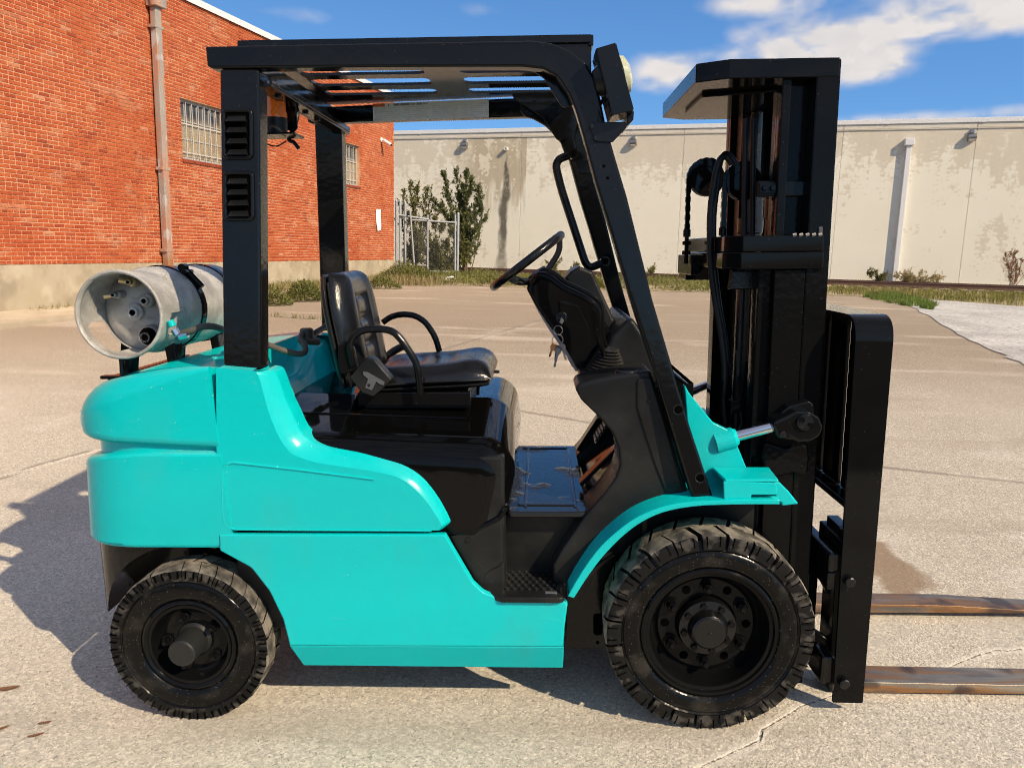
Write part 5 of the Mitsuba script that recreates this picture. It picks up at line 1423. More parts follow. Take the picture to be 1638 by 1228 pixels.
A('cowl_shelf', cat(plan([(-.41, .30), (-.22, .30), (-.21, .86), (-.40, .86)], 1.10, 1.135, .008, .03), box(-.30, -.16, .30, .86, .95, 1.12, .01)), 'black_plastic')
(cx, cy), = [(-0.2555,0.145)]
add(FT + '__cup_holder', lathe([(.026, .0), (.032, .006), (.040, .004), (.042, -.004)], 24, 'z', (-.262, .16, 1.164)), 'black_plastic')
A('floor_mat', plan([(-.655, .135), (-.385, .135), (-.385, 1.02), (-.655, 1.02)], .675, .697, .008, .02), 'wet_mat')
for y in (.20, .96): add(FT + '__floor_mat__rib', plan([(-.62, y), (-.42, y), (-.42, y + .02), (-.62, y + .02)], .696, .7015, .002, .006), 'wet_mat')
for x in (-.60, -.43): add(FT + '__floor_mat__rib', plan([(x, .18), (x + .010, .18), (x + .010, .98), (x, .98)], .6962, .7005, .002, .003), 'wet_mat')
A('toe_board', slab([(-.392, .66), (-.06, .98), (-.06, 1.10), (-.02, 1.10), (-.02, .62), (-.35, .62)], .30, .87, .004), 'black_gloss')
def pedal(name, pts, y0, y1, pad_=True):
    k = add(FT + '__' + name, slab(pts, y0, y1, .003, .004), 'black_gloss', 30)
    return k
pedal('parking_lever', [(-0.3966,0.7407),(-0.3102,0.8787),(-0.2895,0.8629),(-0.3706,0.7301)], .77, .84)
pk = pedal('pedal', [(-0.3363,0.8229),(-0.2891,0.8986),(-0.278,0.8751),(-0.3193,0.813)], .55, .64)
for i in range(5):
    a_, b_ = np.array([(-0.3292,0.8279)][0]), np.array([(-0.2867,0.8949)][0]); c_ = a_ + (b_ - a_) * (i + .5) / 5
    add(pk + '__rib', slab([c_ + [-.012, .002], c_ + [-.006, .008], c_ + [-.002, .004], c_ + [-.008, -.002]], .548, .642, .001), 'black_plastic')
pedal('pedal', [(-0.4035,0.7269),(-0.263,0.8745),(-0.2561,0.8598),(-0.3967,0.7128)], .355, .41)
SP = [(-0.8503,0.627),(-0.8252,0.6402),(-0.7382,0.658),(-0.6638,0.6928),(-0.6513,0.71),(-0.3799,0.7007),(-0.3736,0.6858),(-0.4997,0.5206),(-0.5037,0.4369),(-0.46,0.4107),(-0.6747,0.4109),(-0.7288,0.4304),(-0.7659,0.4655),(-0.8345,0.588)]
A('step_well', cat(slab([(-0.9083,0.5717),(-0.6592,0.6494),(-0.3653,0.6394),(-0.3606,0.6096),(-0.4873,0.3988),(-0.5093,0.2191),(-0.8259,0.2157)], .275, .30, .006, .01), slab(fillet([(-0.8472,0.6345),(-0.8244,0.6475),(-0.7465,0.6608),(-0.6667,0.6953),(-0.663,0.6506),(-0.664,0.543),(-0.6765,0.5255),(-0.7054,0.5122),(-0.7242,0.4946),(-0.7413,0.4507),(-0.7657,0.479),(-0.8315,0.598)], .008), .078, .277, .012)), 'black_plastic', 40)
A('step_tread', plan([(-0.7324,0.1559),(-0.6726,0.2461),(-0.5012,0.2492),(-0.4854,0.0867),(-0.4631,0.0128),(-0.6701,0.0132),(-0.7253,0.0536)], .432, .452, .006, .02), 'black_plastic')
td = []
for j in range(7):
    for i in range(9):
        x = -.655 + i * .024 + (j % 2) * .012; y = .075 + j * .028
        td.append(lathe([(.0085, 0), (.0085, .004), (.006, .0065), (.0035, .0045), (1e-5, .004)], 9, 'z', (x, y, .4515)))
add(FT + '__step_tread__studs', cat(td), 'black_plastic', 40)
add(FT + '__step_tread__worn_edge', box(-.53, -.49, .044, .056, .443, .456, .002), 'steel_grey')
add(FT + '__step_well__screw', disc(([(-0.7801,0.6208)][0][0], .078, [(-0.7801,0.6208)][0][1]), .009, .005), 'black_cast')

# ---- front fender, frame plate, step bracket
fo = [(-0.4572,0.4598),(-0.4179,0.5344),(-0.3652,0.6146),(-0.307,0.6752),(-0.2491,0.7209),(-0.1914,0.7498),(-0.1336,0.7674),(-0.0662,0.7769),(0.0013,0.7812),(0.107,0.7837),(0.1972,0.7841)]
fi = [(0.198,0.769),(0.1077,0.7685),(0.0018,0.766),(-0.0618,0.7617),(-0.1254,0.7512),(-0.1812,0.7335),(-0.2371,0.7024),(-0.291,0.6567),(-0.3452,0.5959),(-0.3939,0.5262),(-0.4372,0.4535)]
fcat = lambda L: [tuple(q) for q in catmull([(a, 0, b) for a, b in L], 4)[:, [0, 2]]]
fen = slab(fcat(fo) + fcat(fi), .008, .24, .003)
pair('fender', fen, 'teal_paint')
fp = [(-0.0783,1.1229),(-0.0612,1.0919),(0.021,0.9921),(0.0809,0.9628),(0.1441,0.8189),(0.1317,0.7285),(0.0289,0.7237),(-0.0154,0.8141),(-0.0612,0.9627)]
pair('frame_side', slab(fp, .165, .20, .004, .006), 'teal_paint')
brk_ = [(0.026,0.8489),(0.1895,0.8434),(0.1962,0.7869),(0.1154,0.7865),(0.1149,0.7967),(0.108,0.7784),(0.0249,0.778)]
bk_o = [(0.0256,0.8393),(0.1857,0.8338),(0.1921,0.8217),(0.1935,0.7954),(0.1144,0.7951),(0.1113,0.7767),(0.03,0.7764)]
pair('step_bracket', cat(slab(bk_o, .022, .030, .003, .004), plan([(.03, .022), (.195, .022), (.205, .16), (.02, .16)], .836, .846, .003, .006)), 'teal_paint')
bkk = [(0.1277,0.8371),(0.1608,0.8393),(0.2041,0.8313),(0.2329,0.8027),(0.2664,0.7616),(0.2158,0.7552),(0.2113,0.7676),(0.1562,0.7715),(0.1557,0.7818),(0.1985,0.7881)]
pair('bumper_horn', slab(bkk, .035, .17, .005, .004), 'teal_paint')
# tilt cylinders
sl1, sl2, r2 = [(0.0602,0.18,0.9309),(0.0924,0.18,0.9404),(0.2153,0.15,0.9864)]
for fl in (0, 1):
    F_ = mirror if fl else (lambda m: m)
    t0 = add(FT + '__tilt_cylinder', F_(place(lathe([(1e-5, -.03), (.036, -.03), (.036, .030), (.030, .036), (.026, .044), (1e-5, .044)], 28, 'z'), sl1, np.array(sl2) - np.array(sl1))), 'teal_paint')
    add(t0 + '__rod', F_(rod(sl1, r2, .0185, 20)), 'chrome', 40)
    cl = [(0.1906,1.0054),(0.2388,1.0299),(0.2617,1.0442),(0.3051,1.0442),(0.3377,1.0259),(0.3535,0.9932),(0.3453,0.9644),(0.3187,0.9458),(0.2832,0.9416),(0.2549,0.9498),(0.2109,0.956)]
    add(t0 + '__clevis', F_(slab(cl, .105, .195, .008, .02)), 'black_paint', 40)
    (px_, pz_), = [(0.293,1.0101)]
    add(t0 + '__pin', F_(disc((px_, .105, pz_), .026, .010)), 'black_cast')
    for q in [(0.2811,1.0193),(0.3094,1.0011)]: add(t0 + '__pin_bolt', F_(disc((q[0], .096, q[1]), .009, .007)), 'black_gloss')
    for q in [(0.2243,0.9703)]: add(t0 + '__clamp_bolt', F_(disc((q[0], .106, q[1]), .011, .012)), 'black_cast')
    add(t0 + '__lug', F_(slab([(0.2294,1.0255),(0.2542,1.0504),(0.3172,1.069),(0.3336,1.0607),(0.3397,1.0256),(0.3005,1.0089),(0.2409,0.9964)], .15, .20, .006, .01)), 'black_paint')

# ---- mast
MS = FT + '__mast'
rl = cat(box(.300, .374, .198, .30, .10, 2.12, .006), box(.205, .301, .262, .28, .10, 2.12, .002), box(.204, .232, .215, .262, 1.58, 2.12, .004), box(.204, .3005, .199, .212, .42, 1.485, .003), box(.16, .214, .225, .30, .12, 1.49, .004))
for m in (rl, mirror(rl)): add(MS + '__outer_rail', m, 'mast_paint', 30)
ir = cat(box(.24, .35, .305, .32, .12, 2.06, .002), box(.335, .352, .305, .38, .12, 2.06, .002), box(.225, .242, .305, .38, .12, 2.06, .002))
for m in (ir, mirror(ir)): add(MS + '__inner_rail', m, 'black_plastic', 30)
xp = [(.370, .196), (.035, .196), (-.056, .25), (-.058, .90), (.035, .954), (.370, .954)]
add(MS + '__top_cross_member', plan(xp, 2.065, 2.122, .004, .008), 'black_gloss', 30)
add(MS + '__top_cross_member__stiffener', plan([(.0, .42), (.24, .34), (.24, .81), (.0, .73)], 2.052, 2.0645, .003, .01), 'black_gloss', 30)
ub = lambda o: [(.350, .188 - o), (.098 - o, .188 - o), (.050 - o, .238 - o), (.050 - o, .912 + o), (.098 - o, .962 + o), (.350, .962 + o), (.350, .915), (.13, .915), (.12, .905), (.12, .245), (.13, .235), (.350, .235)]
add(MS + '__middle_cross_member', cat(plan(ub(0), 1.541, 1.592, .004, .006), plan(ub(.006), 1.487, 1.540, .005, .006)), 'black_gloss', 30)
add(MS + '__weld_glint', cat(*[tube([(.25 + .02 * k, .19, 1.592), (.262 + .02 * k, .192, 1.594)], .006, 6) for k in range(5)], *[tube([(.335, .199, 1.592 + .006 * k), (.345, .197, 1.595 + .006 * k)], .007, 6) for k in range(4)]), 'dull_steel')  # weld lumps in paler steel, standing in for a bright glint
sb_ = [(0.1467,1.7633),(0.3182,1.7616),(0.3209,1.715),(0.1489,1.7147)]
add(MS + '__tie_bar', cat(slab(sb_, .235, .262, .004, .004), slab([(0.1502,1.7566),(0.2092,1.756),(0.2109,1.7231),(0.1517,1.7237)], .228, .236, .003, .003)), 'black_gloss')
for (x, z) in [(0.1678,1.7402),(0.1933,1.74)]: add(MS + '__tie_bar__bolt', bolt((x, .229, z), .010, .009), 'black_gloss', 20)
for m in (cat(rod((.265, .43, .14), (.265, .43, 1.70), .034, 20), rod((.265, .43, 1.70), (.265, .43, 2.05), .022, 16), disc((.265, .43, 1.74), .038, .10, (0, 0, -1))),):
    add(MS + '__lift_cylinder', m, 'black_cast', 40); add(MS + '__lift_cylinder', mirror(m), 'black_cast', 40)
add(MS + '__middle_cylinder', cat(rod((.22, .575, .2), (.22, .575, 1.66), .040, 20), disc((.22, .575, 1.66), .045, .06, (0, 0, -1))), 'black_cast', 40)
gc = [(0.0913,0.3,1.4818),(0.1879,0.3,1.4812),(0.1888,0.3,1.4194),(0.0856,0.3,1.4179)]
add(MS + '__clamp_block', slab([(q[0], q[2]) for q in gc], .285, .33, .006, .006), 'black_cast', 30)
for (x, z) in [(0.0952,1.4474),(0.171,1.4469)]: add(MS + '__clamp_block__bolt', disc((x, .286, z), .009, .005), 'black_cast')
PL = [(np.array([.075, .66, [(0.069,1.8084)][0][1]]), .064), (np.array([[(0.1537,1.7754)][0][0], .44, [(0.1537,1.7754)][0][1]]), .060)]
for c, r in PL:
    add(MS + '__chain_pulley', lathe([(1e-5, -.016), (.012, -.016), (.014, -.012), (r * .62, -.012), (r * .66, -.016), (r, -.016), (r, -.011), (r - .010, -.008), (r - .010, .008), (r, .011), (r, .016), (1e-5, .016)], 36, 'y', c), 'black_gloss', 30)
    add(MS + '__pulley_bracket', slab([(c[0] + .0, c[2] - .02), (c[0] + .20, c[2] - .03), (c[0] + .20, c[2] + .03), (c[0], c[2] + .02)], c[1] + .02, c[1] + .032, .002), 'mast_paint')
    ch = []
    arc = [(c[0] + (r + .003) * math.cos(t), c[1], c[2] + (r + .003) * math.sin(t)) for t in np.linspace(.35 * math.pi, math.pi, 14)]
    zend = 1.60
    down = [(arc[-1][0] + (0) * k, c[1], arc[-1][2] - .0165 * k) for k in range(1, int((arc[-1][2] - zend) / .0165))]
    path = arc + down
    for k, (a_, b_) in enumerate(zip(path[:-1], path[1:])):
        a_, b_ = np.array(a_), np.array(b_); d = (b_ - a_) / np.linalg.norm(b_ - a_); nrm = np.array([-d[2], 0, d[0]])
        w = .0075 + .0015 * (k % 2); o = .009 if k % 2 else .006
        P = [a_ - d * .004 + nrm * w * .7, a_ + nrm * w, b_ + nrm * w, b_ + d * .004 + nrm * w * .7, b_ + d * .004 - nrm * w * .7, b_ - nrm * w, a_ - nrm * w, a_ - d * .004 - nrm * w * .7]
        ch.append(slab([(q[0], q[2]) for q in P], c[1] - o, c[1] + o, 0))
        ch.append(rod(a_ - [0, .012, 0], a_ + [0, .012, 0], .0035, 6))
    e_ = np.array(path[-1])
    add(MS + '__lift_chain', cat(ch), 'black_gloss', 30)
    add(MS + '__chain_anchor', cat(rod(e_, e_ - [0, 0, .13], .008, 10), disc(e_ - [0, 0, .03], .014, .03, (0, 0, 1)), *[place(lathe([(1e-5, 0), (.016, 0), (.016, .014), (1e-5, .014)], 6, 'z'), e_ - [0, 0, .06 + .035 * k], (0, 0, 1)) for k in range(2)]), 'black_gloss', 30)
add(MS + '__anchor_bracket', cat(box(.035, .15, .80, .955, 1.43, 1.486, .004), box(.02, .049, .62, .90, 1.455, 1.53, .003)), 'mast_paint')
hoses = [
 ([(0.1255,0.34,1.9694),(0.1331,0.34,1.7511),(0.1397,0.34,1.5055),(0.1373,0.33,1.21),(0.1314,0.32,1.0377),(0.1318,0.32,0.9272)], .0095),
 ([(0.157,0.36,1.9722),(0.165,0.36,1.7523),(0.1742,0.36,1.505),(0.1808,0.35,1.2073),(0.1753,0.34,1.0338),(0.1726,0.34,0.9001)], .0095),
 ([(0.1102,0.42,1.836),(0.0839,0.42,1.861),(0.0595,0.41,1.8355),(0.0434,0.4,1.7567),(0.0345,0.39,1.6526),(0.0398,0.38,1.5056),(0.0572,0.37,1.3782),(0.0782,0.36,1.2714),(0.0938,0.35,1.1421),(0.0938,0.35,1.0319),(0.1048,0.35,0.9201)], .0115),
 ([(0.1277,0.44,1.838),(0.0946,0.44,1.8714),(0.0721,0.43,1.8458),(0.0605,0.42,1.7581),(0.0516,0.41,1.6533),(0.057,0.4,1.5052),(0.0776,0.39,1.3553),(0.0988,0.38,1.2475),(0.1146,0.37,1.1169)], .0095),
 ([(0.1309,0.33,1.21),(0.14,0.32,1.0377),(0.1519,0.32,0.9583),(0.1359,0.32,0.9317),(0.1141,0.32,0.9406)], .0085)]
for q, r in hoses: add(MS + '__hose', tube(catmull(q, 6), r, 10), 'black_plastic', 50)
for q in [(0.0923,0.35,1.0718),(0.1298,0.32,1.0771),(0.1718,0.34,1.0647),(0.0992,0.36,1.1186)]: add(MS + '__hose_fitting', cat(rod(np.array(q) - [0, 0, .03], np.array(q) + [0, 0, .03], .013, 6), rod(np.array(q) - [0, 0, .045], np.array(q) + [0, 0, .045], .010, 10)), 'black_gloss', 30)
add(MS + '__valve_block', slab([(0.1076,1.0397),(0.1416,1.0397),(0.1435,0.9958),(0.1094,0.9958)], .305, .34, .003, .003), 'black_gloss')
add(MS + '__bearing_cap', slab(fillet([(0.1935,0.9286),(0.2621,0.9032),(0.3324,0.9203),(0.3433,0.8736),(0.339,0.805),(0.2931,0.8199),(0.2364,0.8047),(0.199,0.8132),(0.1879,0.8732)], .02), .183, .20, .008), 'mast_paint', 40)
for y in (.20, .85): add(MS + '__foot', box(.20, .374, y, y + .10, .05, .1195, .008), 'mast_paint')
add(MS + '__lower_tie', box(.22, .34, .30, .85, .10, .22, .01), 'black_paint'); add(MS + '__lower_tie', box(.22, .30, .30, .85, .85, 1.0, .006), 'mast_paint')

# ---- carriage, load backrest, forks
LB = FT + '__load_backrest'
def strap(path, x0, x1, th, rad):
    P = bend([(0, y, z) for y, z in path], rad, 9)[:, 1:]
    Q = inset_line(P, th)
    ring2 = np.vstack([P, Q[::-1]])
    m = slab([tuple(q) for q in ring2], 0, 1, 0)
    v = np.array(m.vertices); t = v[:, 1]
    X0 = np.interp(v[:, 2], [0, .2, 1.15, 1.4], x0); X1 = np.interp(v[:, 2], [0, .2, 1.15, 1.4], x1)
    return fixn(trimesh.Trimesh(np.c_[X0 + (X1 - X0) * t, v[:, 0], v[:, 2]], m.faces, process=False))


def inset_line(P, d):
    t = np.gradient(P, axis=0); t /= np.linalg.norm(t, axis=1, keepdims=True)
    return P + np.stack([t[:, 1], -t[:, 0]], 1) * d


add(LB, strap([(.098, .045), (.098, 1.345), (1.052, 1.345), (1.052, .045)], [.440, .440, .432, .432], [.538, .540, .546, .548], .012, .085), 'black_gloss', 40)
for y0, y1 in ((.125, .312), (.338, .488), (.512, .64), (.668, .80), (.83, 1.03)):
    add(LB + '__bar', box(.50, .512, y0, y1, .735, 1.331, .003), 'black_gloss')
add(LB + '__lower_rail', box(.452, .536, .112, 1.04, .708, .732, .008), 'black_gloss')
for (x, z) in [(0.4626,0.4805),(0.468,0.1208)]: add(LB + '__bolt', disc((x, .098, z), .017, .020), 'black_cast')
CR = FT + '__carriage'
add(CR, cat(box(.40, .445, .115, 1.035, .50, .565, .008), box(.400, .43, .115, 1.035, .44, .499, .006), box(.40, .445, .115, 1.035, .10, .20, .008), box(.36, .40, .30, .34, .10, .60, .004), box(.36, .40, .81, .85, .10, .60, .004), box(.405, .44, .30, .34, .20, .44, .004), box(.405, .44, .81, .85, .20, .44, .004)), 'black_paint')
add(CR + '__brace', cat(slab([(0.4187,0.4444),(0.4441,0.4563),(0.5236,0.3394),(0.5269,0.2871),(0.4929,0.3035)], .29, .31, .003), slab([(0.4138,0.2328),(0.516,0.1628),(0.5222,0.067),(0.4777,0.0784),(0.4187,0.1497)], .24, .28, .004)), 'black_paint')
for y0, y1 in ((.13, .34), (.80, 1.02)): add(CR + '__notch_plate', box(.446, .475, y0, y1, .545, .60, .005), 'black_gloss')
add(CR + '__fork_lock', box(.46, .50, .15, .21, .595, .625, .004), 'black_gloss')
def fork(y0, y1, z0):
    s = slab([(.47, .60), (.51, .60), (.515, z0 + .06), (.53, z0 + .044), (.58, z0 + .040), (1.30, z0 + .034), (1.62, z0 + .014), (1.62, z0 + .006), (1.2, z0), (.50, z0), (.472, z0 + .03)], y0, y1, .003)
    return s
def fork_parts(y0, y1, z0):
    blade = slab([(.517, z0 + .045), (.58, z0 + .0405), (1.20, z0 + .036), (1.62, z0 + .012), (1.62, z0 + .005), (1.2, z0 + .003), (.505, z0)], y0, y1, .0025)
    shank = slab([(.472, .62), (.508, .62), (.514, z0 + .046), (.503, z0), (.48, z0 + .004), (.472, z0 + .03)], y0, y1, .004)
    return blade, shank
for (y0, y1, z0, lab) in ((.226, .340, .004, 'nearer fork blade, worn bare steel with rust streaks'), (.815, .930, .016, 'farther fork blade, worn bare steel with a dark heel')):
    bl, shk = fork_parts(y0, y1, z0)
    k = add(FT + '__fork', bl, 'worn_steel', 20, label=lab)
    add(k + '__shank', shk, 'black_paint', 30)

# ---- wheels
def tyre(cx, cz, R, W, y0, rim_r, nlug, duty=.43, deep=1.0):
    """solid pneumatic-shaped tyre; y0 its outer face"""
    k = R / .335
    prof = [(rim_r, .022), (rim_r + .008, .010), (rim_r + .02, .004), (rim_r + .045 * k, .002), (R - .062 * k, .006), (R - .057 * k, .010), (R - .052 * k, .006), (R - .045 * k, .012), (R - .022 * k, .020), (R - .018 * k, .030), (R - .018 * k, W - .030), (R - .045 * k, W - .012), (rim_r + .02, W - .004), (rim_r, W - .02)]
    body = lathe(prof, 96, 'y', (cx, y0, cz))
    lugs, tops = [], []
    g = np.random.default_rng(int(nlug + cx * 10))
    for s in (0, 1):
        for i in range(nlug):
            a0 = (i + .5 * s) * 2 * math.pi / nlug; da = 2 * math.pi / nlug * duty
            vs, n_a, rows = [], 5, []
            # cross-section: shoulder foot, shoulder, tread edge, tread middle
            for j in range(n_a):
                t = -da + 2 * da * j / (n_a - 1) + g.normal(0, .004)
                rj = R + g.normal(0, .0009)
                rows.append([(R - .050 * k, .008 - .004 * deep, 0), (R - .016 * k, .006 - .0045 * deep, 0), (rj - .004, .008 + g.normal(0, .0012), .0), (rj, .016, .004), (rj + .0005, W * .50, .075), (R - .022 * k, W * .515, .08), (R - .05 * k, .03, 0)])
                rows[-1] = [(cx + r * math.cos(a0 + t + sk), y if s == 0 else W - y, cz + r * math.sin(a0 + t + sk)) for r, y, sk in rows[-1]]
            m = len(rows[0]); vv = np.array(rows).reshape(-1, 3); vv[:, 1] += y0
            f = [(j * m + q, j * m + (q + 1) % m, (j + 1) * m + (q + 1) % m, (j + 1) * m + q) for j in range(n_a - 1) for q in range(m)]
            fm = M(vv, f); cap = tri(np.array([(R - .05 * k, .0), (R - .016 * k, -.003), (R - .004, .008), (R, .016), (R, W * .5), (R - .022 * k, W * .515), (R - .05 * k, .03)]))
            fm = trimesh.Trimesh(vv, np.vstack([fm.faces, cap, cap[:, ::-1] + (n_a - 1) * m]), process=False)
            fm = fixn(fm)
            # split faces: those facing outward along the radius are dusty tread
            nrm = fm.face_normals; ce = fm.triangles_center; rad = ce[:, [0, 2]] - [cx, cz]; rad /= np.linalg.norm(rad, axis=1, keepdims=True)
            rc = np.hypot(ce[:, 0] - cx, ce[:, 2] - cz)
            top = (np.abs(nrm[:, 0] * rad[:, 0] + nrm[:, 2] * rad[:, 1]) > .55) & (rc > R - .010)
            tops.append(fm.submesh([np.where(top)[0]], append=True)); lugs.append(fm.submesh([np.where(~top)[0]], append=True))
    return body, lugs, tops


def wheel(name, cx, cz, R, W, y0, rim_r, nlug, front, fl, label):
    F_ = mirror if fl else (lambda m: m)
    key = add(FT + '__' + name, F_(rim_mesh(cx, cz, rim_r, y0, W, front)), 'black_gloss', 40, label=label)
    body, lugs, tops = tyre(cx, cz, R, W, y0, rim_r, nlug, .435 if front else .475, 1.0 if front else .3)
    add(key + '__tyre', F_(body), 'tyre_black', 40)
    add(key + '__tyre__lugs', F_(cat(*lugs)), 'tyre_lug', 40, kind='stuff')
    sip = []
    for i in range(nlug):
        for o in (-.3, .32):
            a_ = (i + o * .8) * 2 * math.pi / nlug; c_, s_ = math.cos(a_), math.sin(a_); w_ = .0013
            q = [(cx + r * c_ + sg * w_ * -s_, cz + r * s_ + sg * w_ * c_) for r, sg in ((R - .036 * R / .335, -1), (R - .005, -1), (R - .005, 1), (R - .036 * R / .335, 1))]
            sip.append(slab(q, y0 + .0005, y0 + .009, 0))
    add(key + '__sipes', F_(cat(sip)), 'dark_void', False, kind='stuff')
    add(key + '__tread', F_(cat(*tops)), 'tyre_tread', 30)
    add(key + '__groove_floor', F_(lathe([(R - .0172 * R / .335, .032), (R - .0172 * R / .335, W - .032)], 64, 'y', (cx, y0, cz))), 'tyre_tread')
    def ringed(n, r, a0=0): return [(cx + r * math.cos(a0 + 2 * math.pi * i / n), cz + r * math.sin(a0 + 2 * math.pi * i / n)) for i in range(n)]
    if front:
        add(key + '__hub', F_(cat(lathe([(1e-5, .010), (.050, .010), (.056, .016), (.058, .034), (.066, .046), (.092, .050), (.094, .056), (.094, .095), (1e-5, .095)], 40, 'y', (cx, y0, cz)), disc((cx, y0 + .0105, cz), .005, .004))), 'black_cast', 35)
        for (x, z) in ringed(8, .078, .2): add(key + '__hub_bolt', F_(bolt((x, y0 + .049, z), .0115, .012)), 'black_gloss', 20)
        for j, (x, z) in enumerate(ringed(6, .130, .52)):
            add(key + '__wheel_nut', F_(cat(disc((x, y0 + .0835, z), .024, .006), bolt((x, y0 + .078, z), .0185, .022), disc((x, y0 + .058, z), .010, .018))), 'black_gloss', 20)
        for (x, z) in ringed(6, .133, 1.04): add(key + '__rim_hole', F_(disc((x, y0 + .0835, z), .014, .0015)), 'dark_void')
    else:
        add(key + '__hub', F_(lathe([(1e-5, -.045), (.040, -.045), (.045, -.041), (.048, -.01), (.048, .05), (.060, .06), (1e-5, .06)], 32, 'y', (cx, y0, cz))), 'dusty_black', 35)
        for (x, z) in ringed(5, .088, .62): add(key + '__wheel_nut', F_(cat(disc((x, y0 + .052, z), .019, .010), bolt((x, y0 + .044, z), .0140, .016), disc((x, y0 + .030, z), .008, .014))), 'black_gloss', 20)


def rim_mesh(cx, cz, r, y0, W, front):
    if front:
        p = [(r + .004, .020), (r + .002, .012), (r - .004, .008), (r - .012, .010), (r - .016, .018), (r - .026, .020), (r - .030, .026), (r - .034, .078), (r - .046, .092), (r - .056, .090), (r - .062, .084), (.10, .084), (.085, .098), (1e-5, .098)]
    else:
        p = [(r + .004, .018), (r + .002, .010), (r - .006, .006), (r - .013, .010), (r - .016, .016), (r - .026, .016), (r - .030, .022), (r - .036, .050), (r - .046, .058), (.075, .050), (.060, .055), (.055, .075), (1e-5, .075)]
    return cat(lathe(p, 64, 'y', (cx, y0, cz)), lathe([(r + .002, W - .02), (r - .03, W - .04), (1e-5, W - .06)], 48, 'y', (cx, y0, cz)))


for fl in (0, 1):
    wheel('front_wheel', 0, .335, .335, .185, .0, .218, 24, True, fl, ['big near front wheel with a bolted hub', 'far front wheel'][fl])
    wheel('rear_wheel', -1.711, .268, .268, .150, .010, .156, 30, False, fl, ['smaller near rear wheel with a protruding hub cap', 'far rear wheel'][fl])

# ---- fuel hoses and the tank cradle (parts of the truck)
FH = FT + '__fuel_hose'
add(FH, tube(catmull([(-1.767,0.26,1.28),(-1.7248,0.25,1.2915),(-1.6872,0.26,1.3052),(-1.6615,0.3,1.2991),(-1.6571,0.42,1.267),(-1.6281,0.52,1.2375),(-1.5589,0.52,1.2091),(-1.501,0.52,1.1877),(-1.4536,0.54,1.1732),(-1.4355,0.56,1.18),(-1.4427,0.58,1.2039),(-1.4648,0.6,1.2208),(-1.4663,0.64,1.2406)], 6), .0115, 12), 'hose_grey', 50)
add(FT + '__fuel_hose', tube(catmull([(-1.4663,0.64,1.2406),(-1.4532,0.66,1.2311),(-1.4509,0.7,1.2168),(-1.4442,0.74,1.2324),(-1.4273,0.8,1.2466),(-1.4141,0.86,1.2666)], 6), .012, 12), 'black_plastic', 50)
add(FH + '__valve', cat(disc([(-1.4563,0.66,1.2188)][0], .026, .04, (0, 0, 1)), rod([(-1.4568,0.62,1.2136)][0], [(-1.4266,0.7,1.2018)][0], .016, 10)), 'hose_grey', 40)
CD = FT + '__tank_cradle'
zc = 1.115
add(CD, cat(plan([(-2.06, .30), (-2.03, .30), (-2.03, .88), (-2.06, .88)], zc + .0, zc + .012, .002), plan([(-1.87, .30), (-1.84, .30), (-1.84, .88), (-1.87, .88)], zc + .035, zc + .047, .002),
    *[slab([(x, z0), (x + .035, z0), (x + .035 + dx, z1), (x + dx, z1)], y, y + .07, .003) for y in (.38, .76) for (x, z0, z1, dx) in ((-2.065, zc - .02, 1.235, .02), (-1.875, zc + .0, 1.235, -.015))]), 'black_paint')
add(CD + '__latch', cat(rod((-1.985, .27, 1.20), (-1.985, .265, zc + .02), .009, 8), plan([(-2.05, .24), (-1.90, .24), (-1.90, .27), (-2.05, .27)], zc + .012, zc + .024, .002)), 'black_paint')

# ================================================================== gas cylinder on the truck's back
GC = 'gas_cylinder'
tag(GC, 'grey aluminium gas cylinder strapped on its side on the back of the forklift', 'gas cylinder')
tx, tz, tr = -1.944, 1.350, .153
def TC(name, mesh, mat, smooth=35, **k): return add(GC + '__' + name, mesh, mat, smooth, **k)
TC('body', lathe([(1e-5, .330), (.05, .331), (.095, .340), (.128, .357), (.146, .382), (tr, .415), (tr, .93), (.143, .965), (.12, .99), (.06, 1.005), (1e-5, 1.006)], 72, 'y', (tx, 0, tz)), 'tank_aluminium', 40)
